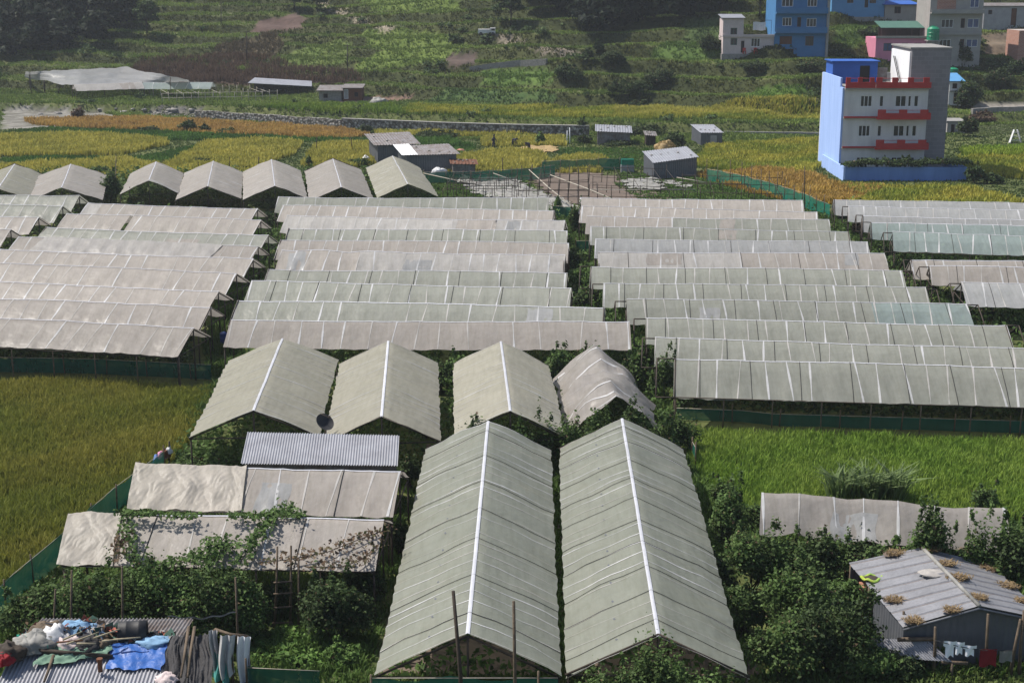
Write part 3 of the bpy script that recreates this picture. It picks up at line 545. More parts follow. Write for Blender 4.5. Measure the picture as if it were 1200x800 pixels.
rows([
 ('lowest of the pale greenhouse ends at the left edge, pinkish grey', (-140, 266), (13.3, 269), PP, o01),
 ('purple stained pinkish greenhouse end second from the front at the left edge', (-140, 252), (46, 255.3), PP, o01),
 ('pale greenish greenhouse end third from the front at the left edge', (-140, 239), (74, 242), GG, o01),
 ('rear greenish grey greenhouse at the left edge, before the back row', (-140, 227), (93.7, 230), GG, o01)], gm)
gc = 'greenhouses of the middle block'
rt = dict(rope=2.6); 
CR = rows([
 ('front pinkish greenhouse of the middle block, behind the four cross gabled ones', (270.8, 375.8), (738, 379), PP, dict(hw=2.15, bay=1.25)),
 ('pale bluish green greenhouse second from the front in the middle block', (278, 350.5), (709, 359.7), GG, dict(bay=1.25, ridge='wide')),
 ('greenish greenhouse with black ropes, third from the front in the middle block', (294.7, 330.8), (669.7, 338), GG, rt),
 ('greenish roped greenhouse fourth from the front in the middle block', (314, 314.5), (665, 319.7), GG, rt),
 ('greenhouse of the middle block covered in wrinkled white plastic with a grey left end', (330, 294), (662.5, 298.7), ((0, .28, 'P'), (.28, 1, 'W')), dict(ripple=.14)),
 ('pinkish greenhouse behind the wrinkled white one, middle block', (328.3, 280.3), (666.7, 285), PP, {}),
 ('greenish greenhouse with thin dark ropes in the rear half of the middle block', (337.5, 266.7), (665, 270), GG, rt),
 ('pale cream greenhouse with one grey panel, third from the rear of the middle block', (336, 252), (662.5, 258.7), ((0, .62, 'W'), (.62, .76, 'P'), (.76, 1, 'W')), dict(sag=.07)),
 ('pinkish grey greenhouse second from the rear of the middle block', (331, 240.5), (650, 245.8), PP, {}),
 ('rearmost greenish grey greenhouse of the middle block', (326, 231.5), (643, 233), GG, {})], gc)
gr = 'greenhouses of the right block'
pk = dict(rope=2.3, poke=.7)
RR = rows([
 ('front grey green greenhouse of the right block, above the rice field', (790, 419), (1330, 434), GG, dict(rope=2.3, poke=.9, posts=2.3, hw=2.5, he=1.75, hr=3.0)),
 ('second grey green greenhouse from the front of the right block', (767.5, 395.3), (1212, 406.5), GG, pk),
 ('third greenhouse of the right block, stopping short of the right edge', (756.7, 372.5), (1180, 380), GG, pk),
 ('fourth greenhouse of the right block, shiny patched plastic at its right end', (734, 352), (1133, 356), ((0, .72, 'G'), (.72, 1, 'B')), pk),
 ('fifth grey green greenhouse from the front of the right block', (706.7, 332), (1085, 338), GG, pk),
 ('grey green greenhouse just before the half white half pink one, right block', (691.7, 311.3), (1057.5, 316.7), GG, pk),
 ('half white and half pink greenhouse in the middle of the right block', (700.8, 294.7), (1036.7, 297.5), ((0, .5, 'W'), (.5, 1, 'P')), dict(rope=3.5)),
 ('bluish grey greenhouse behind the half white one, right block', (697.5, 280.3), (1016.7, 285), HH, rt),
 ('bluish green greenhouse fourth from the rear of the right block', (691.7, 265), (995, 270.3), GG, rt),
 ('greenhouse with a pink left third and a green right part, right block', (687.5, 254), (971.7, 259), ((0, .36, 'P'), (.36, 1, 'G')), {}),
 ('pinkish greenhouse second from the rear of the right block', (681, 242.5), (958, 248.3), PP, {}),
 ('rearmost pinkish greenhouse of the right block, by the bare frames', (679.5, 231.3), (941, 235.3), PP, {})], gr)
gf = 'greenhouses of the far right block'
rows([
 ('front pinkish white greenhouse of the far right block, over the bushes', (1125.8, 331.3), (1330, 336), HH, dict(poke=.7, hw=2.3, rope=2.6, ends=(1, 0))),
 ('second pinkish white greenhouse from the front of the far right block', (1089, 312), (1330, 318), PP, dict(poke=.7, rope=2.6, ends=(1, 0))),
 ('third pinkish white greenhouse of the far right block, behind a dark gap', (1066.7, 303.8), (1330, 308), PP, dict(poke=.5, rope=2.6, ends=(1, 0)))], gf)
rows([
 ('clear bluish greenhouse in front of its twin, far right block', (1045.8, 272), (1330, 281), BB, dict(poke=.7, rope=2.6, ends=(1, 0), posts=2.6, hw=2.3)),
 ('clear bluish greenhouse behind its twin, far right block', (1019.7, 259.7), (1330, 268), BB, dict(poke=.7, rope=2.6, ends=(1, 0))),
 ('grey greenhouse right behind the clear bluish pair, far right block', (1010, 251.5), (1330, 261), HH, dict(poke=.5, ends=(1, 0))),
 ('grey greenhouse second from the rear of the far right block', (994, 241.5), (1330, 252), HH, dict(poke=.5, ends=(1, 0))),
 ('rearmost bluish grey greenhouse of the far right block, below the blue house', (976.7, 233), (1330, 241), HH, dict(ends=(1, 0)))], gf)
# gable-end greenhouses: ridge runs away from the camera
def gable(label, fa, ba, el, er, hr, he, mt, group, **kw):
    f = P(*fa, hr); b = P(*ba, hr); w = (P(*er, he)-P(*el, he)).length; 
    print('gable', label[:30], 'w', round(w, 2), 'L', round((b-f).length, 2), 'Y', round(f.y, 1)); return greenhouse(label, f, b, w/2, hr, he, ((0, 1, mt),), group=group, **kw)
big = 'largest greenhouses in the foreground'
g1 = gable('large olive green greenhouse in the foreground, left of the pair', (548, 744), (572, 495), (433, 789), (650, 787), 3.2, 1.9, 'C', big, bay=.78, rope=2.55, ropr=.009, edge=.05, ripple=.08, pat=0, ridge='wide', slant=.03, seed=3, sag=.02)
g2 = gable('large olive green greenhouse in the foreground, right of the pair', (772, 742), (729, 490), (668, 778), (882, 783), 3.2, 1.9, 'C', big, bay=.78, rope=2.0, ropr=.009, edge=.05, ripple=.08, pat=0, ridge='wide', slant=.03, seed=4, sag=.02)
mid = 'cream greenhouses in a row behind the large pair'
gA = gable('cream greenhouse at the left end of the gabled row, beside the rice field', (296.7, 481), (331, 398), (228, 503), (378, 503), 3.1, 1.9, 'K', mid, bay=.8, ridge='wide', slant=.02, seed=5)
gB = gable('cream greenhouse second in the gabled row, behind the corrugated roof', (447, 487), (455, 400), (383, 505), (519, 505), 3.1, 1.9, 'K', mid, bay=.8, ridge='wide', slant=.02, seed=6)
gC = gable('cream greenhouse third in the gabled row, behind the large left one', (598, 482), (587, 400), (530, 503), (656, 494), 3.1, 1.9, 'K', mid, bay=.8, ridge='wide', slant=.02, seed=7, lean=.12)
gD = gable('sagging collapsed greenhouse with wrinkled drooping cover, right end of the gabled row', (722, 465), (697, 403), (672, 492), (768, 480), 2.9, 1.1, 'D', mid, bay=1.1, ridge=None, slant=.3, seed=8, sag=.14, ripple=.40, edge=.4, camber=.10, strips=1, ends=(0, 0))
bk = 'small gabled greenhouses of the back row'
bd = dict(bay=1.4, slant=.03, sag=.03, ripple=.08)
for i, (lb, fa, ba, el, er, mt) in enumerate([
 ('leftmost gabled greenhouse of the back row, cut by the left edge', (-2, 221), (17, 191), (-40, 230), (30, 231), 'K'),
 ('second gabled greenhouse of the back row, whitish cover with dark gable opening', (72, 221), (83, 192), (35, 231), (110, 236), 'P'),
 ('third gabled greenhouse of the back row, white band along its front edge', (174, 212), (183, 189.5), (139, 226), (208, 225), 'P'),
 ('fourth gabled greenhouse of the back row, plain grey cover', (243, 218), (250, 189), (210, 227), (285, 227), 'P'),
 ('fifth gabled greenhouse of the back row, whitish patch over its ridge', (322, 218), (318, 187.5), (288, 228), (361, 229), 'P'),
 ('sixth gabled greenhouse of the back row, beside the one nearest the sheds', (400, 219), (390, 185), (366, 230), (440, 231), 'P'),
 ('seventh gabled greenhouse of the back row, nearest the dark sheds', (478, 217), (460, 183), (442, 230), (514, 230), 'K')]):
    gx = gable(lb, fa, ba, el, er, 2.9, 1.7, mt, bk, seed=20+i, ridge='tape', **bd)
    if i == 2: oversheet(gx[1], -.25, .75, -2.6, 2.6, 'white plastic band over the front edge of a back row greenhouse', nu=6, nv=40)
# cloth covered pair, lower left
K1 = rows([('greenhouse half covered with crumpled cream cloth, just below the corrugated roof', (196, 548), (470, 554.5), (((.0, .355, 'cloth')), (.355, 1, 'P')), dict(bay=1.15, rope=4.2, hw=2.2, ripple=.07, ends=(1, 1), posts=2.2))], 'cloth patched greenhouses at lower left')[0]
K2 = rows([('greenhouse overgrown by creepers with cream cloth on its left end, lower left', (95, 601), (450, 608.5), (((.0, .14, 'cloth')), (.14, 1, 'P')), dict(bay=1.3, rope=4.0, hw=2.2, ripple=.06, ends=(1, 1), posts=2.2))], 'cloth patched greenhouses at lower left')[0]
for (g_, Sf_, L_, t0, t1, lb, xs_) in ((K1[0], K1[1], K1[2], -.12, .36, 'crumpled cream cloth over the upper of the two patched greenhouses', 0), (K2[0], K2[1], K2[2], -.03, .15, 'crumpled cream cloth over the left end of the creeper covered greenhouse', 0)):
    oversheet(Sf_, t0*L_, t1*L_, -2.25, .15, lb, 'cloth', .06, .08, 190, 40, 'cloth_cover', slantw=-.35)
# white fabric greenhouse, right, sagging among shrubs
wf = rows([('white fabric greenhouse sagging among the shrubs at the right', (892, 580), (1180, 598), ((0, 1, 'D'),), dict(bay=1.25, hw=1.35, ripple=.12, sag=.12, edge=.45, ridge=None, he=1.55, hr=2.6, seed=33))], 'fabric greenhouse on the right')[0]
# ---------------------------------------------------------------- small helpers for site objects
def ppm(p): return F/(p.y*CP+(HC-p.z)*SP)      # photo pixels per metre at a point
def plantbed(x0, x1, y0, y1, h, n, label, p='green', size=.16, z0=.1):
    pts = np.stack([NR.uniform(x0, x1, n), NR.uniform(y0, y1, n), NR.uniform(z0, h, n)*np.sqrt(NR.random(n))], 1); row = np.round(pts[:, 1]/.9)*.9; pts[:, 1] = row+NR.normal(size=n)*.18
    V, Fc = leaves(pts, NR.normal(size=(n, 3))+np.array([0, 0, .8]), np.full(n, size)); tag(npmesh('vegetable_crop', V, Fc, 'leaf', None, np.repeat(pal(p, n), 4, 0)), label, 'vegetables', kind='stuff')
def plantpx(pg, h, n, label, p='green', size=.16):
    poly = [P(x, y, 0)[:2] for x, y in pg]; xs_ = [q[0] for q in poly]; ys_ = [q[1] for q in poly]; X, Y = polyscatter(poly, 1.0*n/max(1, (max(xs_)-min(xs_))*(max(ys_)-min(ys_)))*1.4); n = len(X)
    pts = np.stack([X, np.round(Y/.9)*.9+NR.normal(size=n)*.18, .1+NR.random(n)*h*np.sqrt(NR.random(n))], 1); V, Fc = leaves(pts, NR.normal(size=(n, 3))+np.array([0, 0, .8]), np.full(n, size)); tag(npmesh('vegetable_crop', V, Fc, 'leaf', None, np.repeat(pal(p, n), 4, 0)), label, 'vegetables', kind='stuff')
plantpx([(-140, 400), (218, 413), (300, 262), (90, 250), (-140, 260)], 1.4, 17000, 'leafy crop growing in rows under the left block of greenhouses', size=.2)
plantpx([(268, 405), (740, 405), (650, 248), (330, 246)], 1.4, 13000, 'leafy crop growing in rows under the middle block of greenhouses', size=.2)
plantpx([(792, 471), (1330, 488), (1060, 330), (945, 250), (685, 247), (705, 330)], 1.4, 20000, 'leafy crop growing in rows under the right block of greenhouses', size=.2)
plantpx([(788, 481), (1000, 491), (1330, 503), (1330, 470), (792, 455)], 1.7, 9000, 'dark leafy plants along the open front of the right block', 'dark', size=.16)
plantpx([(-140, 424), (225, 437), (225, 405), (-140, 395)], 1.7, 8000, 'dark leafy plants along the open front of the left block', 'dark', size=.16)
plantpx([(1130, 360), (1330, 366), (1330, 250), (985, 248)], 1.3, 9000, 'leafy crop growing under the far right block of greenhouses', size=.2)
plantpx([(-40, 236), (516, 238), (490, 205), (-20, 207)], 1.3, 9000, 'plants inside the small gabled greenhouses of the back row', size=.22)
plantbed(-3.9, 1.2, 38.6, 58, .75, 2500, 'young plants on brown beds inside the large left greenhouse'); plantbed(1.9, 7.2, 38.6, 58, .75, 2500, 'young plants on brown beds inside the large right greenhouse')
plantbed(-15, -4, 60.5, 82, 1.5, 8000, 'plants inside the two left cream greenhouses'); plantbed(-3.5, 7.5, 60.5, 82, 1.5, 8000, 'plants inside the two right cream greenhouses')
def soil(pg, label, m='earth', z=.02, name='bare_soil'):
    q = [P(x, y, z) for x, y in pg]; mb = MB(); mb.add(q, [tuple(range(len(q)))] if True else [], 0); mb.build(name, m, None, label, 'soil', kind='structure')
soil([(440, 790), (655, 790), (640, 525), (500, 520)], 'brown soil floor of the large left greenhouse')
soil([(660, 790), (890, 790), (800, 525), (650, 525)], 'brown soil floor of the large right greenhouse')
def crumplesheet(pg, label, m='plastic_white', z=.05, amp=.12, step=.14, name='plastic_sheet', cat='plastic sheet'):
    q = [P(x, y, z) for x, y in pg]; x0, x1 = min(p.x for p in q), max(p.x for p in q); y0, y1 = min(p.y for p in q), max(p.y for p in q)
    nx, ny = max(3, int((x1-x0)/step)), max(3, int((y1-y0)/step)); c = Vector(((x0+x1)/2, (y0+y1)/2, 0)); mb = MB()
    mb.grid(lambda a, b: Vector((x0+(x1-x0)*a, y0+(y1-y0)*b, z+amp*(.5+.5*noise.noise(Vector((a*(x1-x0)*1.3, b*(y1-y0)*1.3, x0))))+amp*.4*noise.noise(Vector((a*(x1-x0)*4, b*(y1-y0)*4, 3)))))-c, nx, ny)
    poly = [(p.x-c.x, p.y-c.y) for p in q]
    def keep(f):
        X = sum(mb.v[i][0] for i in f)/4; Y = sum(mb.v[i][1] for i in f)/4; return inpoly([X+.4*math.sin(Y*3+X)], [Y+.4*math.sin(X*2.3)], poly)[0]
    ok = [i for i, f in enumerate(mb.f) if keep(f)]; mb.f = [mb.f[i] for i in ok]; mb.m = [0]*len(mb.f); mb.sm = [True]*len(mb.f)
    o = mb.build(name, m, None, label, cat); o.location = c; return o
s_ = crumplesheet([(615, 206), (650, 201), (700, 203), (740, 213), (810, 240), (660, 240), (640, 225)], 'bare brown soil plot between the bamboo frames', 'earth', .02, .10, .3, 'bare_soil', 'soil'); s_['kind'] = 'structure'
crumplesheet([(541, 214), (570, 209), (600, 209), (622, 222), (652, 232), (680, 247), (640, 247), (600, 236), (560, 230)], 'long crumpled white plastic sheet lying beside the brown plot', z=.1, amp=.3)
crumplesheet([(727, 213), (760, 209), (770, 213), (782, 223), (765, 224), (740, 221)], 'crumpled white plastic sheet on the grass before the metal shed', z=.1, amp=.3)
crumplesheet([(774, 213), (790, 213), (812, 219), (800, 221)], 'small strip of white plastic on the grass right of the metal shed', z=.1, amp=.25)
crumplesheet([(530, 213), (545, 209), (556, 214), (545, 218)], 'small heap of white plastic near the green net', z=.1, amp=.6)
def net_fence(pts, h, label, m='shade_net', post=2.2, group=None, ph=.25, sagh=.1):
    w = [Vector(p) for p in pts]; root = empty('net_fence', w[0], label, 'fence', group); mb = MB(); vs = []; D = 0; pos = []
    for a, b in zip(w[:-1], w[1:]):
        n = max(2, int((b-a).length/.45))
        for i in range(n): p = a.lerp(b, i/n); pos.append(p)
    pos.append(w[-1]); k = len(pos)
    for j in range(4):
        for i, p in enumerate(pos):
            hh = h*j/3*(1+sagh*noise.noise(Vector((i*.3, 5, h)))-.05*math.sin(i*.64)**2); off = .08*noise.noise(Vector((i*.35, j*.9, 2+h)))
            vs.append(p+Vector((off, off, .02+hh)))
    mb.add(vs, [(j*k+i, j*k+i+1, (j+1)*k+i+1, (j+1)*k+i) for j in range(3) for i in range(k-1)], 0, True); mb.build('net', m, root)
    d = 0; nxt = 0
    for a, b in zip(w[:-1], w[1:]):
        L = (b-a).length; t = nxt
        while t < L: p = a.lerp(b, t/L); MB().tube([p+Vector((0, -.06, -.2)), p+Vector((R.uniform(-.06, .06), -.06, h+ph*R.uniform(.3, 1.4)))], .035, 5).build('post', 'wood', root); t += post*R.uniform(.85, 1.15)
        nxt = t-L
    MB().tube([p+Vector((0, 0, h*1.0)) for p in w], .014, 4).build('wire', 'pole_pale', root); return root
net_fence([P(-160, 432), P(0, 436), P(110, 438), P(248, 445)], .85, 'dark green net fence along the front of the left block, behind the olive rice', post=2.6)
net_fence([P(194, 556), P(135, 602), P(70, 662), P(18, 707), P(-12, 738), P(-60, 790)], 1.1, 'green net fence slanting down beside the olive rice field at lower left', post=2.4)
net_fence([P(792, 492), P(870, 495), P(905, 499), P(1010, 502), P(1340, 512)], .62, 'low dark green net fence behind the fresh green rice field', post=2.6)
net_fence([P(497, 216), P(560, 215), P(625, 211), P(650, 207)], 1.25, 'green net fence behind the left bamboo frame and the dark sheds')
net_fence([P(635, 203), P(680, 201), P(735, 199)], 1.3, 'taller green net fence between the golden rice and the brown plot')
net_fence([P(828, 213), P(865, 220), P(900, 230), P(940, 243), P(972, 258)], 1.35, 'bright turquoise net fence running down to the far right block', 'shade_net_bright', 1.8, ph=1.0)
net_fence([P(648, 257), P(668, 258), P(672, 270)], 1.2, 'small green net panel at the head of the lane beside the middle block')
net_fence([P(675, 300), P(694, 300)], 1.2, 'small dark green net panel halfway down the lane beside the middle block')
net_fence([P(290, 806), P(330, 808), P(375, 810)], .7, 'low dark green net in front of the vegetable plot')
net_fence([(-4.0, 37.5, 0), (-1.3, 37.5, 0), (1.3, 37.5, 0)], Q(550, 794, 37.5).z, 'low green net along the front of the large left greenhouse')
net_fence([P(806, 530), P(815, 548)], .9, 'short dark green net at the back corner of the large right greenhouse', post=1)
# ---------------------------------------------------------------- bamboo frames, poles, ladder
def frame(label, A, B, C, nx, ny, h, mat='wood_dark', rails=(1.0, .5), r=.035, name='trellis'):
    A, B, C = Vector(A), Vector(B), Vector(C); root = empty(name, A, label, 'frame')
    for i in range(nx+1):
        for j in range(ny+1):
            p = A+(B-A)*(i/nx)+(C-A)*(j/ny); hh = h*R.uniform(.85, 1.25); MB().tube([p+Vector((0, 0, -.2)), p+Vector((R.uniform(-.1, .1), R.uniform(-.1, .1), hh))], r, 5).build('post', mat, root)
    for j in range(ny+1):
        for k in rails:
            if R.random() < .8: p = A+(C-A)*(j/ny)+Vector((0, 0, h*k*.9)); MB().tube([p, p+(B-A)+Vector((0, 0, R.uniform(-.15, .15)))], r*.8, 5).build('rail', mat, root)
    for i in range(nx+1):
        if R.random() < .5: p = A+(B-A)*(i/nx)+Vector((0, 0, h*.85)); MB().tube([p, p+(C-A)], r*.7, 5).build('rail', mat, root)
frame('bare frame of dark posts and rails on grass left of the brown plot', P(520, 240), P(600, 240), P(532, 221), 7, 3, 1.7)
frame('bare frame of dark posts over the white plastic and brown plot', P(605, 242), P(690, 240), P(612, 216), 7, 3, 1.7)
frame('bare frame of thin posts in front of the metal shed', P(700, 240), P(800, 242), P(690, 214), 6, 2, 1.8)
frame('bare frame of thin posts between the metal shed and turquoise net', P(805, 243), P(930, 245), P(800, 222), 8, 2, 1.6)
def pole(label, a, b, r=.05, m='bamboo', name='bamboo_pole', cat='pole', group=None, r1=None):
    a, b = Vector(a), Vector(b); mid = (a+b)/2+Vector((R.uniform(-1, 1), 0, R.uniform(-1, 1)))*.012*(b-a).length
    mb = MB(); mb.tube([Vector((0, 0, 0)), mid-a, b-a], r, 7, 0, r1 or r*.7); o = mb.build(name, m, None, label, cat, group); o.location = a; return o
pole('pale bamboo pole leaning over the white plastic, left of the others', P(566, 218, .8), P(496, 203, 1.6), .06, 'pole_pale')
pole('short pale bamboo pole behind the white plastic', P(602, 212, .9), P(578, 203, 1.6), .06, 'pole_pale')
pole('long pale bamboo pole sloping over the left of the brown plot', P(734, 240, .9), P(645, 205, 1.7), .06, 'pole_pale')
pole('long pale bamboo pole sloping over the right of the brown plot', P(672, 243, .4), P(620, 199, 1.8), .06, 'pole_pale')
pole('pale bamboo pole lying level across the front of the metal shed', P(664, 222, 1.0), P(815, 222, 1.0), .05, 'pole_pale')
pole('pair end bamboo pole leaning at the right corner of the metal shed', P(793, 208, .9), P(828, 214, .6), .05, 'pole_pale')
b_ = Vector((Q(543, 803, 36.9).x, 36.9, 0)); pole('dark wooden pole leaning in front of the large left greenhouse gable', b_, Q(531, 692, b_.y+.3), .07, 'wood_dark', 'wooden_pole')
b_ = Vector((Q(604, 803, 37.0).x, 37.0, 0)); pole('upright wooden pole in front of the large left greenhouse, right of its ridge', b_, Q(602, 704, b_.y), .06, 'wood', 'wooden_pole')
for (x0, y0, x1, y1, lb) in ((143, 790, 143, 664, 'wooden pole standing in the middle of the dark hedge at lower left'), (280, 785, 276, 676, 'wooden pole at the right end of the dark hedge, holding a white tape'), (62, 790, 65, 690, 'wooden pole at the left end of the dark hedge'), (83, 790, 84, 668, 'thin wooden pole between the hedge bushes at lower left'), (350, 735, 350, 655, 'thin wooden pole right of the bamboo ladder'), (340, 690, 340, 606, 'thin dark pole rising over the creeper covered roof'), (783, 770, 781, 712, 'wooden pole behind the bush before the large right greenhouse')):
    b_ = P(x0, y0, 0); pole(lb, b_, Q(x1, y1, b_.y), .045, 'wood', 'wooden_pole')
for (x, y0, y1, lb) in ((136, 232, 182, 'tall dark pole behind the gap in the back row'), (152, 246, 219, 'dark post in front of the third back row greenhouse'), (943, 258, 195, 'thin tall pole standing beside the turquoise net'), (371, 178, 161, 'short dark post beside the ditch in the yellow rice'), (232, 200, 185, 'dark post in the yellow rice behind the fourth back row greenhouse'), (269, 200, 184, 'dark post in the yellow rice behind the fifth back row greenhouse'), (303, 200, 184, 'dark post in the yellow rice behind the sixth back row greenhouse'), (413, 178, 160, 'dark pole leaning left of the roofed sheds'), (589, 205, 185, 'dark pole in the golden rice behind the green net')):
    b_ = P(x, y0, 0); pole(lb, b_, Q(x-(2 if 'leaning' in lb else 0), y1, b_.y), .06, 'wood_dark', 'wooden_pole')
for (x, y0, y1, lb) in ((259, 30, 2, 'wooden power pole on the slope at upper left'), (289, 70, 36, 'wooden power pole in front of the brown stalk field'), (407, 84, 52, 'wooden power pole left of the bright green terraces')):
    b_ = PT(x, y0); root = empty('power_pole', b_, lb, 'power pole'); t_ = Q(x, y1, b_.y); MB().tube([b_-Vector((0, 0, .3)), t_], .10, 7, 0, .07).build('shaft', 'wood_dark', root); MB().box(t_-Vector((0, 0, .25)), (1.1, .09, .09)).build('crossarm', 'wood_dark', root)
b_ = P(331, 735, 0); root = empty('ladder', b_, 'bamboo ladder standing against the creeper covered greenhouse', 'ladder')
la, lb2, lc, ld = P(322, 735, 0), Q(325, 640, b_.y+.35), P(340, 735, 0), Q(341, 639, b_.y+.35)
for a, b in ((la, lb2), (lc, ld)): MB().tube([a, (a+b)/2+Vector((.02, 0, 0)), b], .045, 7, 0, .035).build('rail', 'wood', root)
for t in (.06, .25, .42, .56): MB().tube([la.lerp(lb2, t)+Vector((-.08, -.03, 0)), lc.lerp(ld, t+.01)+Vector((.08, -.03, 0))], .032, 6).build('rung', 'wood', root)
o = crumplesheet([(0, 0), (1, 0), (1, 1)], 'x') if False else None
mb = MB(); a, b = Q(196, 722, P(280, 785).y), Q(277, 717, P(280, 785).y); mb.grid(lambda s, t: a.lerp(b, s)+Vector((0, .02*math.sin(s*9), .05*(t-.5)-.12*math.sin(s*3.14)+.03*math.sin(s*22)))-a, 24, 1); o = mb.build('barrier_tape', 'plastic_white', None, 'strip of white tape strung in front of the hedge', 'tape'); o.location = a
# ---------------------------------------------------------------- corrugated roofs and sheds
def corr(mb, q, n, amp=.025, m=0, nv=6, thick=.012):
    """corrugated sheet over quad q (four points: back left, back right, front right, front left)"""
    q = [Vector(p) for p in q]; nr = (q[3]-q[0]).cross(q[1]-q[0]).normalized(); nr = nr if nr.z > 0 or abs(nr.z) < .05 else -nr
    def f(a, b): p = q[0].lerp(q[1], a).lerp(q[3].lerp(q[2], a), b); return p+nr*(amp*math.sin(a*n*2*math.pi)+.012*noise.noise(Vector((a*9, b*3, n))))
    return mb.grid(f, n*6, nv, m)
def shed4(label, FL, FR, BL, h, mats=('tin', 'tin_old'), over=.3, ribs=20, name='shed', cat='shed', door=None, z=None, rust=None):
    """shed on a parallelogram plan with a one-pitch corrugated roof; h = heights at FL, FR, BR, BL"""
    FL, FR, BL = Vector(FL), Vector(FR), Vector(BL); BR = FR+BL-FL; z0 = FL.z if z is None else z; c = [Vector((p.x, p.y, z0)) for p in (FL, FR, BR, BL)]
    root = empty(name, c[0], label, cat); top = [p+Vector((0, 0, k)) for p, k in zip(c, h)]
    for i in range(4):
        j = (i+1) % 4; a, b = c[i]-Vector((0, 0, .4)), c[j]-Vector((0, 0, .4)); mb = MB(); L = (b-a).length
        corr(mb, (top[i], top[j], b, a), max(4, int(L/.25)), .018, 0, 2); mb.build('wall', mats[1], root)
    u = (c[1]-c[0]).normalized()*over; v = (c[3]-c[0]).normalized()*over; up = Vector((0, 0, .07)); mb = MB()
    corr(mb, (top[3]-u+v+up, top[2]+u+v+up, top[1]+u-v+up, top[0]-u-v+up), ribs, .028, 0, 8); roof = mb.build('roof', mats[0], root)
    for i in range(5):
        p = (top[3].lerp(top[2], .1+.2*i+R.uniform(-.06, .06))).lerp(top[0].lerp(top[1], .1+.2*i), R.uniform(.15, .85))+up; mb = MB(); sz_ = R.uniform(.07, .13)
        mb.grid(lambda a, b: p+Vector((math.cos(a*6.2832)*math.sin(b*3.1416)*sz_*1.3, math.sin(a*6.2832)*math.sin(b*3.1416)*sz_, .1-math.cos(b*3.1416)*sz_*.6)), 8, 5); mb.build('roof_stone', 'pebble', root)
    if door:
        a = c[0].lerp(c[1], door[0]); b = c[0].lerp(c[1], door[1]); n = Vector((u.y, -u.x, 0)).normalized()*.05; MB().slab([a+n, b+n, b+n+Vector((0, 0, door[2])), a+n+Vector((0, 0, door[2]))], .04).build('door', door[3], root)
    return root
# corrugated roof shed in the left middle
p0, p1, p2, p3 = P(290, 506, 2.6), P(468, 510, 2.6), P(466, 545.5, 2.15), P(282, 543, 2.15)
root = empty('tin_shed', (p3.x, p3.y, 0), 'long low shed with shiny corrugated roof below the left cream greenhouses', 'shed'); mb = MB(); corr(mb, (p0, p1, p2, p3), 58, .026, 0, 10); mb.build('roof', 'tin', root)
g_ = lambda p, z: Vector((p.x, p.y, z))
for nm, a, b in (('front_wall', p3+Vector((.15, .25, -.05)), p2+Vector((-.15, .25, -.05))), ('side_wall', p2+Vector((-.15, .25, -.05)), p1+Vector((-.15, -.1, -.05))), ('side_wall', p0+Vector((.15, -.1, -.05)), p3+Vector((.15, .25, -.05))), ('back_wall', p1+Vector((-.15, -.1, -.05)), p0+Vector((.15, -.1, -.05)))):
    mb = MB(); corr(mb, (a, b, g_(b, -.1), g_(a, -.1)), max(5, int((b-a).length/.3)), .02, 0, 2); mb.build(nm, 'tin_old', root)
# satellite dish beside it
b_ = Vector((Q(381, 494, 59.9).x, 59.9, 0)); c_ = Q(381, 494, b_.y); root = empty('satellite_dish', b_, 'dark round satellite dish on a post between two cream greenhouses', 'satellite dish')
MB().tube([b_, c_+Vector((0, .12, -.1))], .04, 7).build('mast', 'wood_dark', root); dn = Vector((.45, -.45, .6)).normalized(); ax = dn.cross(Vector((0, 0, 1))).normalized(); ay = dn.cross(ax)
mb = MB(); mb.grid(lambda a, b: c_+ax*(math.cos(a*6.2832)*b*.42)+ay*(math.sin(a*6.2832)*b*.42)+dn*(.13*b*b-.13), 20, 5); mb.build('bowl', 'rubber', root)
MB().tube([c_-ay*.4, c_+dn*.4], .015, 5).tube([c_+dn*.36, c_+dn*.46], .05, 6).build('feed_arm', 'wood_dark', root)
b_ = P(264, 407, 0); root = empty('barrel', b_, 'blue plastic barrel between the left and middle blocks', 'barrel'); mb = MB(); lathe(mb, b_, [(.0, 0), (.27, 0), (.29, .05), (.29, .28), (.31, .30), (.29, .32), (.29, .6), (.31, .62), (.29, .64), (.28, .86), (.24, .9), (.0, .9)], 18); mb.build('body', 'drum_blue', root)
mb = MB(); lathe(mb, b_+Vector((.1, 0, .9)), [(0, 0), (.05, 0), (.05, .04), (0, .04)], 10); mb.build('cap', 'dark', root)
# sheds by the back row
fl = P(443, 192); shed4('dark shed with patched tin roof, left of the pair by the back row', fl, fl+Vector((4.3, .4, 0)), fl+Vector((-1.5, 5.5, 0)), (2.1, 2.2, 2.9, 2.7), ('tin_old', 'tin_blue'), .5, 16)
fl = P(477, 203); sA = shed4('dark shed with one bright white roof panel, right of the pair by the back row', fl, fl+Vector((5.4, -.1, 0)), fl+Vector((-1.3, 4.6, 0)), (1.9, 2.1, 2.6, 2.3), ('tin_old', 'tin_blue'), .35, 20)
q = [fl+Vector((-1.9, 4.9, 2.52)), fl+Vector((-.1, 4.9, 2.62)), fl+Vector((1.25, -.45, 2.06)), fl+Vector((-.5, -.45, 2.0))]; mb = MB(); corr(mb, [p+Vector((0, 0, .02)) for p in q], 6, .02, 0, 4); mb.build('roof_panel', 'bright_paint', sA)
fl = P(531, 206); shed4('tiny shed with rusty flat roof beside the two dark sheds', fl, fl+Vector((2.4, 0, 0)), fl+Vector((-.2, 1.8, 0)), (1.25, 1.2, 1.45, 1.5), ('rust', 'tin_old'), .3, 8)
FLp, FRp, BLp = P(766, 211), P(816, 208), P(754, 203)
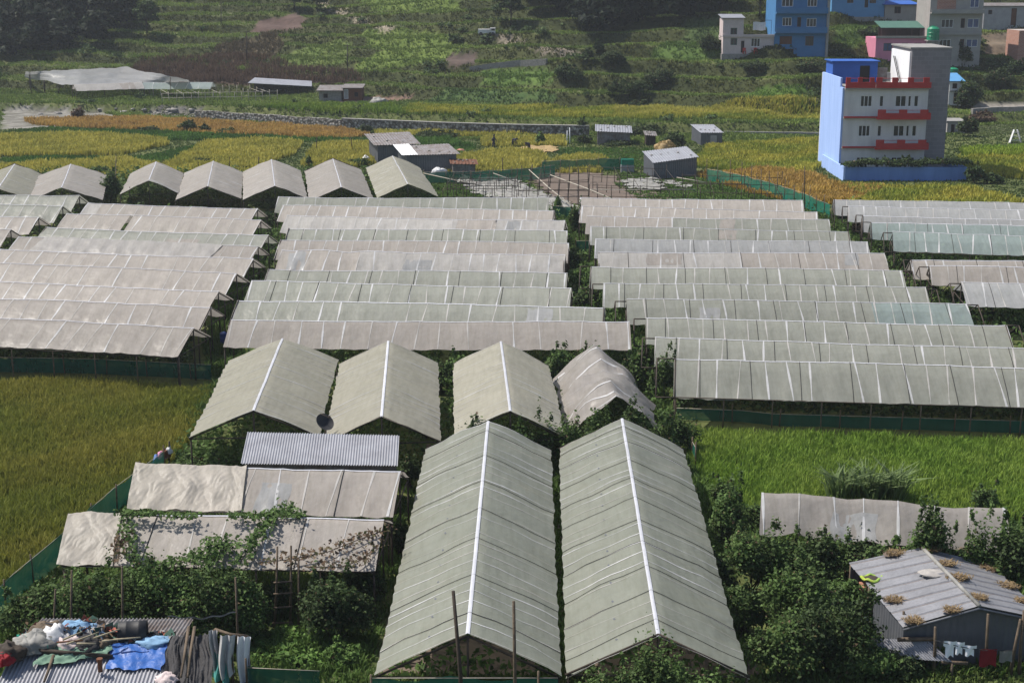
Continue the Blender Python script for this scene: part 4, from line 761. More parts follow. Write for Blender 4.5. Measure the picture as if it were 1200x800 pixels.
shed4('metal shed with pale tin roof standing alone behind the bare frames', FLp, FRp, BLp, (1.75, 2.15, 2.6, 2.3), ('tin', 'tin_blue'), .18, 18, door=(-.0, .0, 1.0, 'tin'))
FLp = P(821, 170); shed4('small metal shed with pale roof behind, left of the tall blue house', FLp, P(846, 170), FLp+Vector((-.7, 4, 0)), (1.5, 1.5, 2.1, 2.1), ('tin', 'tin_blue'), .15, 10, door=(.45, .75, 1.2, 'tin'))
FLp = P(700, 170); sV = shed4('low vine covered hut with pale tin roof edge, near the haystack', FLp, P(738, 170), FLp+Vector((.2, 4, 0)), (1.7, 1.5, 1.9, 2.1), ('tin', 'tin_old'), .3, 14, name='hut', cat='hut')
FLp = P(757, 171); shed4('small open lean-to hung with cloth beside the haystack', FLp, P(768, 171), FLp+Vector((0, 2, 0)), (1.3, 1.2, 1.5, 1.6), ('tin_old', 'wood_dark'), .2, 6, name='hut', cat='hut')
def crumple(c, sx, sy, sz, m, label=None, cat='cloth', name='cloth_heap', seed=0, parent=None, freq=2.2, nu=26):
    def f(a, b):
        an = a*6.2832; r = math.sin(b*math.pi/2); d = Vector((math.cos(an)*r, math.sin(an)*r, math.cos(b*math.pi/2))); k = 1+.35*noise.noise(d*freq+Vector((seed, 0, 0)))+.2*noise.noise(d*freq*2.7+Vector((0, seed, 0)))
        return Vector((d.x*sx*k, d.y*sy*k, d.z*sz*k))+(Vector(c) if parent is not None else Vector((0, 0, 0)))
    mb = MB(); mb.grid(f, nu, 9); 
    if parent is not None: return mb.build(name, m, parent)
    o = mb.build(name, m, None, label, cat); o.location = c; return o
hs = P(780, 178); root = empty('haystack', hs, 'conical straw haystack beside the vine covered hut', 'haystack'); crumple(hs, 1.35, 1.3, 1.35, 'straw', name='straw', parent=root, seed=3, freq=1.3)
n = 900; d = NR.normal(size=(n, 3)); d[:, 2] = abs(d[:, 2]); d /= np.linalg.norm(d, axis=1)[:, None]; V, Fc = leaves(np.array(hs)+d*np.array([1.35, 1.3, 1.35]), d+NR.normal(size=(n, 3))*.4, np.full(n, .09), 4); npmesh('loose_straw', V, Fc, 'leaf', root, np.repeat(np.array((.32, .23, .10))*(.7+.5*NR.random((n, 1))), 4, 0))
crumplesheet([(590, 178), (622, 172), (648, 172), (655, 177), (630, 182), (600, 182)], 'reaped straw spread on the ground near the three people', 'straw', .04, .3, .3, 'straw', 'straw')
crumple(P(540, 178), .55, .35, .35, 'brick_red', 'orange red bag lying in the rice straw by the dark sheds', 'bag', 'bag', 5)
crumple(P(429, 190), .5, .4, .7, 'cloth_white', 'white sack standing by the left dark shed', 'sack', 'sack', 6); crumple(P(515, 205), .9, .4, .8, 'cloth_white', 'white sacks heaped at the front of the right dark shed', 'sack', 'sack', 7)
for i, (x, lb) in enumerate(((664.5, 'white gate post left of the clipped bush by the hut'), (667.5, 'taller white gate post beside the other gate post'))): b_ = P(x, 169); pole(lb, b_, b_+Vector((0, 0, 1.7+.4*i)), .07, 'bright_paint', 'gate_post', 'post')
# green water drum on a stand near the net fence
b_ = P(735, 202); root = empty('screened_stall', b_, 'small grey bin with green net cover beside the metal shed', 'bin'); MB().box(b_+Vector((0, 0, .4)), (1.4, 1.0, .8)).build('box', 'tin', root); MB().box(b_+Vector((0, 0, 1.15)), (1.35, .9, .6)).build('net_cover', 'shade_net_bright', root)
# ---------------------------------------------------------------- stone and block walls at the edge of the fields
def wall(label, pts, h, t, m, name='stone_wall', cap=None, zb=None):
    w = [Vector(p) for p in pts]; root = empty(name, w[0], label, 'wall'); mb = MB(); mc = MB()
    for a, b in zip(w[:-1], w[1:]):
        n = max(1, int((b-a).length/2)); 
        for i in range(n):
            p, q = a.lerp(b, i/n), a.lerp(b, (i+1)/n); d = (q-p).normalized(); s = Vector((-d.y, d.x, 0))*t; hh = h*(1+.05*math.sin(i*1.7)) if cap is None else h
            lo = Vector((0, 0, -.6)); up = Vector((0, 0, hh)); mb.add([p+lo, q+lo, q+s+lo, p+s+lo, p+up, q+up, q+s+up, p+s+up], [(0, 1, 5, 4), (1, 2, 6, 5), (2, 3, 7, 6), (3, 0, 4, 7), (4, 5, 6, 7)])
            if cap: c0 = up+Vector((0, 0, .003)); c1 = up+Vector((0, 0, .1)); e = s*.12; mc.add([p-e+c0, q-e+c0, q+s+e+c0, p+s+e+c0, p-e+c1, q-e+c1, q+s+e+c1, p+s+e+c1], [(0, 1, 5, 4), (1, 2, 6, 5), (2, 3, 7, 6), (3, 0, 4, 7), (4, 5, 6, 7)])
    mb.build('masonry', m, root)
    if cap: mc.build('coping', cap, root)
    return root
wall('dry rubble wall edging the orange rice strip', [P(228, 139.5), P(300, 144), P(400, 151)], 1.25, .5, 'rubble')
wall('long grey mortared stone wall with pale coping behind the rice fields', [P(400.5, 151.2), P(440, 153), P(520, 156.5), P(600, 159), P(690, 160.5)], 1.4, .5, 'rubble', cap='plaster')
wall('low white wall stub behind the small metal shed', [P(848, 157), P(900, 158), P(962, 158.5)], .35, .4, 'concrete')
wall('dry stone retaining wall high on the slope, right of the path', [PT(550, 85), PT(575, 81), PT(610, 77.5), PT(640, 76)], .9, .5, 'stone_pale')
wall('pale retaining wall edging the terrace at the right edge', [PT(1140, 134), PT(1175, 132), PT(1240, 131)], .8, .5, 'stone_pale')
# boulders along the stream bed at the left
for i in range(34):
    x = R.uniform(5, 232); y = 139-.02*x+R.uniform(-11, 5) if x < 140 else R.uniform(127, 135); b_ = PT(x, y); s = R.uniform(.15, .5); mb = MB()
    mb.grid(lambda a, b: Vector((math.cos(a*6.2832)*math.sin(b*3.1416)*s*1.3, math.sin(a*6.2832)*math.sin(b*3.1416)*s, -math.cos(b*3.1416)*s*.7))*(1+.35*noise.noise(Vector((math.cos(a*6.28)*1.3, math.sin(a*6.28)*1.3, b*3+i)))), 10, 6)
    o = mb.build('boulder', 'stone_pale', None, 'pale boulder lying in the stony bed below the far white greenhouses', 'boulder', 'boulders of the stream bed'); o.location = b_
# ---------------------------------------------------------------- masonry houses
def wallgrid(mb, x0, x1, z0, z1, Y, ops, dep=.16, m=0):
    """front wall (facing the camera) with real openings and reveals"""
    X = sorted({x0, x1, *[v for o in ops for v in (o[0], o[1])]}); Z = sorted({z0, z1, *[v for o in ops for v in (o[2], o[3])]})
    for a, b in zip(X[:-1], X[1:]):
        for c, d in zip(Z[:-1], Z[1:]):
            mx, mz = (a+b)/2, (c+d)/2
            if any(o[0] < mx < o[1] and o[2] < mz < o[3] for o in ops): continue
            mb.add([(a, Y, c), (b, Y, c), (b, Y, d), (a, Y, d)], [(0, 1, 2, 3)], m)
    for a, b, c, d in ops:
        mb.add([(a, Y, c), (b, Y, c), (b, Y, d), (a, Y, d), (a, Y+dep, c), (b, Y+dep, c), (b, Y+dep, d), (a, Y+dep, d)], [(0, 4, 5, 1), (1, 5, 6, 2), (2, 6, 7, 3), (3, 7, 4, 0)], m)
def window(root, o, Y, nsplit, fm='white_frame', gm='glass', dep=.13, fw=.07, name='window', tr=0, label=None):
    a, b, c, d = o; mb = MB(); y = Y+.05
    def bar(xa, xb, za, zb): mb.span(xa, xb, y, y+.08, za, zb)
    bar(a, b, c, c+fw); bar(a, b, d-fw, d); bar(a, a+fw, c+fw, d-fw); bar(b-fw, b, c+fw, d-fw)
    for i in range(1, nsplit): x = a+(b-a)*i/nsplit; bar(x-fw/2, x+fw/2, c+fw, d-fw)
    if tr: bar(a+fw, b-fw, c+(d-c)*tr-.03, c+(d-c)*tr+.03)
    w = mb.build(name, fm, root); MB().span(a+.01, b-.01, Y+dep-.005, Y+dep+.02, c+.01, d-.01).build('pane', gm, w)
    if label: w['label'] = label
    return w
def pxr(r, Y): p, q = Q(r[0], r[3], Y), Q(r[2], r[1], Y); pm_ = Q((r[0]+r[2])/2, (r[1]+r[3])/2, Y); hw = (q.x-p.x)/2; return (p.x, q.x, p.z, q.z)
def house(label, x0, x1, yb, yt, depth, wm, wins=(), bands=(), side=None, name='house', cat='house', roof=None, Y=None, foot=None):
    """wins: (photo rect, splits, frame, glass, kind); bands: (y0, y1, material, proud)"""
    b = PT((x0+x1)/2, yb); Y = Y or b.y; A = Q(x0, (yb+yt)/2, Y).x; B = Q(x1, (yb+yt)/2, Y).x; z0 = Q(x0, yb, Y).z; z1 = Q(x0, yt, Y).z
    root = empty(name, ((A+B)/2, Y, z0), label, cat); ops = []; ws = []
    for r, ns, fm, gm, kd in wins:
        o = pxr(r, Y); o = (max(o[0], A+.12), min(o[1], B-.12), max(o[2], z0+.05), min(o[3], z1-.1)); ops.append(o); ws.append((o, ns, fm, gm, kd))
    mb = MB(); wallgrid(mb, A, B, z0-1.5, z1, Y, ops)
    mb.add([(A, Y, z0-1.5), (B, Y, z0-1.5), (B, Y+depth, z0-1.5), (A, Y+depth, z0-1.5), (A, Y, z1), (B, Y, z1), (B, Y+depth, z1), (A, Y+depth, z1)], [(1, 2, 6, 5), (2, 3, 7, 6), (3, 0, 4, 7), (4, 5, 6, 7)]); mb.build('wall', wm, root)
    for o, ns, fm, gm, kd in ws: window(root, o, Y, ns, fm, gm, name=kd)
    for (ya, yb2, m, pr) in bands:
        za, zb = Q(x0, yb2, Y).z, Q(x0, ya, Y).z
        if pr < .3: MB().span(A-.1, B+.1, Y-pr, Y-.003, za, zb).build('band', m, root)
        else:
            MB().span(A+.02, B-.02, Y-pr, Y-.003, za, za+.14).build('balcony_slab', m, root); MB().span(A+.02, B-.02, Y-pr, Y-pr+.12, za+.143, zb).build('balcony_parapet', m, root)
    if roof:
        ov, th_, m = roof; MB().slab([(A-ov, Y-ov, z1+.02), (B+ov, Y-ov, z1+.02), (B+ov, Y+depth+ov, z1+.02+th_), (A-ov, Y+depth+ov, z1+.02+th_)], -.12).build('roof', m, root)
    if foot: MB().span(A-.15, B+.15, Y-.2, Y+depth, z0-2.5, z0-.003+foot[0]).build('plinth', foot[1], root)
    return root, A, B, Y, z0, z1
WF, GL = 'white_frame', 'glass'
hB = house('tall teal blue apartment house with balconies on the slope', 908.6, 969, 68, -22, 9, 'teal_blue', [((916, -4, 930, 8), 3, WF, GL, 'window'), ((946, -4, 958, 8), 3, WF, GL, 'window'), ((916.6, 21, 928, 30.7), 3, WF, GL, 'window'), ((934, 20.6, 939, 31.7), 1, 'wood_frame', 'dark', 'door'), ((945, 22, 957, 31.7), 3, WF, GL, 'window'), ((913.4, 42.7, 928.3, 52.2), 3, 'wood_frame', 'rust', 'window'), ((943.5, 42.7, 953.6, 53.8), 2, 'wood_frame', GL, 'window'), ((915, 57.6, 930, 66.8), 2, 'wood_frame', 'dark', 'window')], [(9, 16, 'teal_blue', .9), (32, 39, 'teal_blue', .9)])
MB().span(hB[2]-.02, hB[2]+.35, hB[3]-.3, hB[3]+9.1, hB[4]-1.5, hB[5]+.2).build('side_wall', 'plaster', hB[0])
house('light blue house wall with few windows right of the teal apartment house', 975, 1037, 24, -22, 8, 'mid_blue', [((992.6, -5, 1000.5, 3.8), 2, 'wood_frame', GL, 'window'), ((1013, -5, 1018, 9), 1, 'wood_frame', 'dark', 'door'), ((1019, -3, 1027, 4), 2, 'wood_frame', GL, 'window')], [(20, 21, 'concrete', .12)], foot=(.5, 'concrete'))
house('grey hut with a blue tin roof above the pink house', 1037, 1074, 25, 6, 6, 'plaster', [((1048, 8, 1056, 16), 2, 'wood_frame', 'dark', 'window')], roof=(.5, .5, 'deep_blue'), name='hut', cat='hut')
hP = house('pink single storey house behind the tower of the tall blue house', 1026, 1088, 71, 45, 7, 'pink_paint', [((1035, 50.7, 1046, 60), 2, 'wood_frame', 'blue_glass', 'window'), ((1056.5, 50.7, 1064, 57), 2, 'wood_frame', GL, 'window'), ((1071, 50.7, 1080, 58), 2, 'wood_frame', GL, 'window')], [(42.5, 45, 'plaster', .28)])
A_, B_, Y_, z0_, z1_ = hP[1:]; rt_ = empty('roof_shelter', ((A_+B_)/2, Y_+2.5, z1_), 'open shelter with green sheet roof on top of the pink house', 'shelter')
MB().slab([(A_+1, Y_+1.2, z1_+1.6), (B_+.2, Y_+1.2, z1_+1.6), (B_+.2, Y_+6, z1_+2.5), (A_+1, Y_+6, z1_+2.5)], .1).build('roof', 'green_sheet', rt_)
for x in np.linspace(A_+1.2, B_, 4):
    MB().span(x-.06, x+.06, Y_+1.35, Y_+1.47, z1_+.003, z1_+1.5).build('post', 'wood_dark', rt_)
MB().span(A_+1.3, B_-.1, Y_+4, Y_+4.1, z1_+.003, z1_+1.9).build('back_wall', 'wood_dark', rt_)
hG = house('tall grey plastered house with red brick top storey at upper right', 1089, 1151, 78, -22, 8, 'plaster', [((1102.8, 22.8, 1117.6, 32.6), 3, WF, GL, 'window'), ((1133.5, 22, 1147.7, 32.6), 2, WF, 'blue_glass', 'window'), ((1125.5, 22, 1131, 33), 1, 'wood_frame', 'dark', 'door'), ((1100, 46.5, 1114.5, 55.4), 3, WF, GL, 'window'), ((1124, 46, 1130, 62), 1, 'wood_frame', 'dark', 'door'), ((1132, 46, 1146, 55), 2, WF, 'blue_glass', 'window'), ((1136.7, -2, 1148, 9), 2, WF, 'blue_glass', 'window')], [(11, 16, 'plaster', .9), (38.5, 41, 'plaster', .35)])
a_, b_ = Q(1098, 11, hG[3]), Q(1122, -20, hG[3]); MB().span(a_.x, b_.x, hG[3]-.05, hG[3]-.004, a_.z, b_.z).build('brick_panel', 'red_bricks', hG[0])
house('row of pale tin sheds at the upper right corner', 1153, 1240, 32, 8, 5, 'tin', [((1158, 12, 1163, 17), 1, 'wood_frame', 'dark', 'window'), ((1184, 10, 1192, 30), 1, 'wood_frame', 'rust', 'door')], roof=(.3, .4, 'tin_old'), name='shed', cat='shed')
house('brick house cut off by the right edge', 1193, 1240, 78, 36, 6, 'red_bricks', [((1205, 50, 1215, 60), 2, WF, GL, 'window')])
hS = house('small pale pink house on a grey stone base, left of the teal apartment house', 847, 907, 63, 43, 5, 'pale_pink', [((880, 45, 891, 55), 3, WF, GL, 'window'), ((856, 45, 864, 53), 2, 'green_sheet', GL, 'window'), ((868, 48, 872.5, 62), 1, 'wood_frame', 'dark', 'door')], [(40.5, 43.5, 'pale_pink', .25)], foot=(-.02, 'stone_pale'))
A_, B_, Y_, z0_, z1_ = hS[1:]; q = pxr((847, 22, 872, 42), Y_); mb = MB(); w_ = pxr((856, 33, 864, 42), Y_); wallgrid(mb, q[0], q[1], z1_+.003, q[3], Y_+.05, [w_]); mb.add([(q[0], Y_+.05, z1_), (q[1], Y_+.05, z1_), (q[1], Y_+4, z1_), (q[0], Y_+4, z1_), (q[0], Y_+.05, q[3]), (q[1], Y_+.05, q[3]), (q[1], Y_+4, q[3]), (q[0], Y_+4, q[3])], [(1, 2, 6, 5), (2, 3, 7, 6), (3, 0, 4, 7), (4, 5, 6, 7)]); mb.build('upper_room', 'pale_pink', hS[0]); window(hS[0], w_, Y_+.05, 2, 'green_sheet')
MB().slab([(q[0]-.3, Y_-.3, q[3]+.05), (q[1]+.2, Y_-.3, q[3]+.05), (q[1]+.2, Y_+4.2, q[3]+.5), (q[0]-.3, Y_+4.2, q[3]+.5)], -.08).build('roof', 'tin', hS[0])
q2 = pxr((884, 28, 898, 38), Y_); mb = MB(); cc = Vector(((q2[0]+q2[1])/2, Y_+1, q2[2]+.9)); mb.grid(lambda a, b: Vector(((a-.5)*2.0, .08*math.sin(a*9), (b-.5)*1.3+.05*math.sin(a*7))), 14, 4); o = mb.build('washing', 'cloth_white', None, 'white washing hung on the roof of the small pale pink house', 'washing'); o.location = cc
MB().tube([(q2[0]-.5, Y_+1, z1_), (q2[0]-.5, Y_+1, q2[3]+.5), (q2[1]+1, Y_+1, q2[3]+.5), (q2[1]+1, Y_+1, z1_)], .04, 5).build('roof_rail', 'wood_dark', hS[0])
for x, lb in ((872, 'red plastic chair left on the terrace of the pale pink house'), (885, 'red plastic chair right on the terrace of the pale pink house')):
    p = Q(x, 60, Y_-.08); zz = z0_; root = empty('chair', (p.x, Y_-.1, zz), lb, 'chair', 'red terrace chairs'); MB().span(p.x-.25, p.x+.25, Y_-.6, Y_-.1, zz+.4, zz+.46).build('seat', 'red_paint', root); MB().span(p.x-.25, p.x+.25, Y_-.14, Y_-.09, zz+.463, zz+.9).build('backrest', 'red_paint', root)
    for sx in (-.22, .22):
        for sy in (-.57, -.13): MB().span(p.x+sx-.03, p.x+sx+.03, Y_+sy-.03, Y_+sy+.03, zz-.02, zz+.397).build('leg', 'red_paint', root)
house('small white house with blue roof between the tower and the trees', 1112, 1127, 124, 96, 4, 'white_paint', [((1116, 98, 1122, 104), 2, 'wood_frame', 'dark', 'window'), ((1117, 109, 1123, 122), 1, 'wood_frame', 'dark', 'door')], [(106, 107.5, 'concrete', .3)], roof=(.35, .9, 'mid_blue'))
house('low grey block shed right of the tall blue house', 1110, 1131, 156, 143, 3, 'plaster', [((1114, 146, 1119, 156), 1, 'wood_frame', 'dark', 'door')], roof=(.15, .1, 'concrete'), name='shed', cat='shed', Y=P(1120, 157).y)
def tank(label, c, r, h, m, cat='water tank'):
    root = empty('water_tank', c, label, cat); mb = MB(); lathe(mb, c, [(0, 0), (r, 0), (r, h*.25), (r*1.04, h*.27), (r, h*.29), (r, h*.5), (r*1.04, h*.52), (r, h*.54), (r, h*.78), (r*.7, h*.9), (r*.35, h*.94), (0, .94*h)], 20); mb.build('body', m, root)
    mb = MB(); lathe(mb, Vector(c)+Vector((0, 0, h*.94)), [(0, 0), (r*.33, 0), (r*.33, h*.06), (0, h*.07)], 14); mb.build('lid', m, root); return root
ty_ = min(hG[3], hP[3])-1.6; tp = Q(1093, 47, ty_); tk_ = tank('round green water tank on a stand between the tower and the grey house', tp, .95, 2.2, 'tank_green')
for sx in (-.6, .6):
    for sy in (-.6, .6): MB().span(tp.x+sx-.08, tp.x+sx+.08, ty_+sy-.08, ty_+sy+.08, th(tp.x, ty_)-.4, tp.z-.16).build('stand_leg', 'concrete', tk_)
MB().span(tp.x-1, tp.x+1, ty_-1, ty_+1, tp.z-.155, tp.z-.003).build('stand_slab', 'concrete', tk_)
tp = PT(1118, 90); tank('small green water tank behind the white house with the blue roof', (tp.x+.2, tp.y+1.5, Q(1118, 88, tp.y+1.5).z), .8, 1.2, 'tank_green')
# ---------------------------------------------------------------- the tall blue and white house in the rice
Yf = P(985, 206.5, 0).y; YG_ = Yf+1.1; X0 = Q(985.5, 180, Yf).x; X1 = Q(1083, 180, Yf).x; XT0 = Q(1069, 62, YG_).x; XT1 = Q(1111, 120, YG_).x; zr = Q(990, 103, Yf).z; zf = [0, Q(990, 172, Yf).z, Q(990, 137, Yf).z, zr]; ztop = Q(1090, 57.5, YG_).z; D = 10.5
root = empty('tall_house', ((X0+XT1)/2, Yf, 0), 'tall house with pale blue side, white front, red balconies and grey tower, standing in rice', 'house')
ops = []; wl = []
for fy in (0, 34.8, 72):
    rr_ = [((1008, 112.2, 1022.5, 125.4), 3), ((1030.2, 112.2, 1036, 125.4), 1), ((1048.8, 112.2, 1062.5, 125.4), 2), ((1063.6, 112.2, 1068.5, 125.4), 1), ((1070.7, 112.2, 1077, 125.4), 1)]
    for r, ns in rr_:
        sh = -fy*.07; o = pxr((r[0]+sh, r[1]+fy, r[2]+sh, r[3]+fy), Yf); o = (o[0], o[1], max(.3, o[2]), o[3]); ops.append(o); wl.append((o, ns))
mb = MB(); wallgrid(mb, X0+.02, X1, -.5, zr, Yf, ops); mb.add([(X1, Yf, -.5), (X1, Yf+D, -.5), (X1, Yf+D, zr), (X1, Yf, zr)], [(0, 1, 2, 3)]); mb.build('front_wall', 'white_paint', root)
for o, ns in wl: window(root, o, Yf, ns)
MB().span(X0-.2, X0, Yf-.02, Yf+D, -.5, zr+.0).build('side_wall', 'sky_paint', root)
MB().span(X0-.2, X0, Yf+1.2, Yf+D, zr+.003, zr+.95).build('roof_parapet', 'sky_paint', root)
MB().span(X0+.003, X1-.02, Yf+.2, Yf+D, zr-.25, zr-.05).build('roof_slab', 'concrete', root); MB().span(X0-.2, XT1, Yf+D+.003, Yf+D+.2, -.5, zr+.9).build('back_wall', 'white_paint', root)
for k in (1, 2, 3): MB().span(X0+.01, X1+.05, Yf-.35, Yf-.003, zf[k]-.17, zf[k]-.003).build('floor_ledge', 'plaster', root)
for k in (1, 2): MB().span(X0+.012, X1-3.5, Yf-.38, Yf-.33, zf[k]-.1, zf[k]+.08).build('ledge_trim', 'red_paint', root)
def parapet(x0, x1, y, z, h, n):
    mb = MB(); mb.span(x0, x1, y, y+.14, z, z+h*.55); L = (x1-x0); w_ = L/(n*2-1)
    for i in range(n): a = x0+i*2*w_; mb.span(a, a+w_*.75, y, y+.14, z+h*.553, z+h)
    for i in range(n-1): a = x0+i*2*w_+w_*.75; mb.tube([(a, y+.07, z+h*.92), (a+w_*1.25, y+.07, z+h*.92)], .025, 5)
    return mb
for k, zb in ((1, zf[1]), (2, zf[2])):
    xa = Q(1026, 132, Yf).x; MB().span(xa, X1+.12, Yf-1.1, Yf-.36, zb-.2, zb-.003).build('balcony_slab', 'red_paint', root); parapet(xa, X1+.12, Yf-1.1, zb, .85, 3).build('balcony_parapet', 'red_paint', root)
    MB().span(X1-.02, X1+.12, Yf-.957, Yf-.355, zb+.0, zb+.5).build('balcony_side', 'red_paint', root)
parapet(X0+.03, Q(1026, 95, Yf).x-.03, Yf-.4, zr, 1.1, 3).build('roof_parapet', 'red_paint', root); parapet(Q(1026, 95, Yf).x, X1+.12, Yf-.5, zr, 1.1, 4).build('roof_parapet', 'red_paint', root)
MB().span(XT0, XT1, YG_, YG_+8, zr-.04, ztop).build('tower', 'grey_blocks', root); MB().span(X1-.6, XT1-.003, YG_+.003, YG_+8, -.5, zr-.043).build('tower_base', 'grey_blocks', root)
MB().span(XT0-.16, XT0-.004, YG_+.25, YG_+7.9, zr-.04, ztop-.35).build('tower_side', 'bright_paint', root); MB().span(XT0-.2, XT1+.1, YG_-.08, YG_+8.1, ztop+.003, ztop+.16).build('tower_cap', 'concrete', root)
for x in (1022, 1060): pass
MB().tube([(XT0-.35, YG_+2.2, zr), (XT0-.35, YG_+5.6, zr+2.9)], .05, 6).tube([(XT0-.35, YG_+2.8, zr), (XT0-.35, YG_+6.2, zr+2.9)], .05, 6).build('stair_rail', 'dark', root)
rx0, rx1 = Q(976, 80, Yf+6.5).x, Q(1028.5, 80, Yf+6.5).x; rz = Q(1000, 72.5, Yf+6.5).z; dq = (rx0+3.0, rx0+4.1, zr+.05, zr+1.9)
mb = MB(); wallgrid(mb, rx0, rx1, zr-.04, rz, Yf+6.5, [dq]); mb.add([(rx0, Yf+6.5, zr), (rx1, Yf+6.5, zr), (rx1, Yf+10, zr), (rx0, Yf+10, zr), (rx0, Yf+6.5, rz), (rx1, Yf+6.5, rz), (rx1, Yf+10, rz), (rx0, Yf+10, rz)], [(1, 2, 6, 5), (2, 3, 7, 6), (3, 0, 4, 7), (4, 5, 6, 7)]); mb.build('roof_room', 'deep_blue', root)
MB().span(dq[0], dq[1], Yf+6.62, Yf+6.65, dq[2], dq[3]).build('door', 'dark', root); MB().span(rx0-.2, rx1+.2, Yf+6.2, Yf+10.1, rz+.003, rz+.1).build('roof', 'deep_blue', root)
MB().span(rx1+.3, XT0-.5, Yf+9, Yf+9.2, zr, zr+1.5).build('roof_shed', 'tin_old', root)
# garden wall, hedge
gy = P(990, 212).y; gx0 = P(990, 212).x; gx1 = P(1132, 212).x; root = empty('garden_wall', (gx0, gy, 0), 'low blue painted garden wall round the foot of the tall house', 'wall'); hgw = 1.45
MB().span(gx0, gx1, gy, gy+.2, -.3, hgw).build('front_wall', 'wall_blue', root); MB().span(gx0-.2, gx0-.003, gy-.02, gy+11, -.3, hgw).build('side_wall', 'sky_paint', root); MB().span(gx1-.2, gx1, gy+.203, gy+9, -.3, hgw).build('side_wall', 'wall_blue', root)
lob = [(gx0+.5+i*.75, gy+.35+R.uniform(-.2, .2), hgw+.25+R.uniform(-.1, .2), .75, .75, R.uniform(.4, .65)) for i in range(17)]
bush((gx0+6, gy+.4, 0), 1, 1, 1, 'long dark hedge growing along the top of the blue garden wall', 5500, .2, 'dark', lobes=lob, cat='hedge', name='hedge')
# white A shaped frame at the right edge, other far things
b_ = P(1190, 168); root = empty('white_frame', b_, 'white sheet covered A shaped frame at the right edge of the fields', 'frame'); c_ = Vector((b_.x, b_.y, 0))
for s in (-1, 1): MB().slab([c_+Vector((s*.7-.5*s, 0, 1.7)), c_+Vector((s*.75, -.3, 0)), c_+Vector((s*.75+.1, .6, 0)), c_+Vector((s*.2, .5, 1.7))], .06).build('sheet', 'cloth_white', root)
for zz in (.4, .9, 1.4): MB().box(c_+Vector((0, -.1, zz)), (1.5-zz*.6, .06, .08)).build('crossbar', 'white_paint', root)
# far left greenhouses on the bench
def far_gh(label, a, b, hw, mt, dz=2.2, drop=.8, grp='greenhouses on the far left bench', **kw):
    pa, pb = PT(*a), PT(*b); z = max(pa.z, pb.z); hr = z+dz; A, B = P(a[0], a[1]-14, hr), P(b[0], b[1]-14, hr); return greenhouse(label, A, B, hw, hr, hr-drop, ((0, 1, mt),), group=grp, bay=2, seed=int(a[0]), ends=(1, 1), **kw)
bz = PT(100, 104).z; pl_ = lambda x, y, h: Vector(P(x, y, bz+h)); root = empty('greenhouse', (pl_(110, 100, 0).x, pl_(110, 100, 0).y, bz), 'broad low white sheeted greenhouse with a ragged front, far left bench', 'greenhouse')
tops = [(30, 84.5), (60, 83), (100, 81.5), (147, 79.8), (180, 86), (218, 93.5)]; bots = [(29, 90), (60, 95.5), (90, 99), (125, 98), (170, 97.5), (222, 95.5)]
def bigsheet(a, b):
    i = min(int(a*5), 4); t = a*5-i; x0, y0 = [tops[i][k]*(1-t)+tops[i+1][k]*t for k in (0, 1)]; x1, y1 = [bots[i][k]*(1-t)+bots[i+1][k]*t for k in (0, 1)]
    p = pl_(x0, y0, 3.0).lerp(pl_(x1, y1, 1.7), b); return p+Vector((0, 0, .22*math.sin(b*16+a*3)*(.4+.6*b)+.3*noise.noise(Vector((a*9, b*4, 1)))+.1*noise.noise(Vector((a*30, b*9, 4)))))
mb = MB(); mb.grid(bigsheet, 70, 30); mb.build('cover', 'H', root)
for i in range(9):
    for b in (.03, .5, .97): p = bigsheet((i+.3)/9.2, b); MB().tube([Vector((p.x, p.y, bz-1.2)), p-Vector((0, 0, .05))], .06, 5).build('post', 'wood_dark', root)
far_gh('small white greenhouse at the left end of the far bench front row', (86, 112.5), (166, 110), 2.2, 'W', drop=.9)
far_gh('bluish greenhouse at the right end of the far bench front row', (167, 110), (250, 110), 2.2, 'B', drop=.9)
frame('bare slanting frame of pale poles beside the far left greenhouses', PT(190, 120), PT(325, 118), PT(180, 114), 16, 1, 1.5, 'pole_pale', (1.0, .5), .05)
# long open shed and brick sheds on the bench
b_ = PT(325, 112); Y_ = b_.y; a0, a1 = Q(291, 97, Y_), Q(366, 101, Y_); root = empty('open_shed', (a0.x, Y_, b_.z), 'long open shed with thin white roof on the bench, left of the brick shed', 'shed')
MB().slab([(a0.x, Y_-.5, a0.z), (a1.x, Y_-.5, a1.z), (a1.x-.5, Y_+3.2, a1.z+.6), (a0.x+.5, Y_+3.2, a0.z+.6)], .08).build('roof', 'tin', root)
for i in range(6): x = a0.x+.4+(a1.x-a0.x-.8)*i/5; MB().tube([(x, Y_, b_.z-.5), (x, Y_, a0.z+(a1.z-a0.z)*i/5)], .06, 5).build('post', 'wood_dark', root)
MB().span(a0.x+.4, a1.x-.4, Y_+2.8, Y_+2.9, b_.z-.5, a1.z+.3).build('back_wall', 'wood_dark', root)
house('grey stone shed with low tin roof on the bench, right of the open shed', 374, 400, 119, 107, 4, 'stone_pale', [((379, 110, 384, 115), 1, 'wood_frame', 'dark', 'window')], roof=(.4, .5, 'tin_old'), name='shed', cat='shed')
house('dark shed with pale door beside the grey stone shed', 402, 424, 118, 104, 4, 'rust', [((402.6, 105, 408, 116), 1, 'white_frame', 'tin', 'door'), ((415, 108, 420, 114), 1, 'wood_frame', 'dark', 'window')], roof=(.2, .3, 'tin_old'), name='shed', cat='shed')
crumple(PT(444, 122.5), 1.6, 1.0, .95, 'plastic_white', 'heap under a white plastic cover on the bare ground of the bench', 'heap', 'covered_heap', 2)
b_ = PT(428, 117); tank('small white drum beside the dark shed on the bench', (b_.x-.8, b_.y, b_.z), .35, .8, 'white_paint', 'drum')
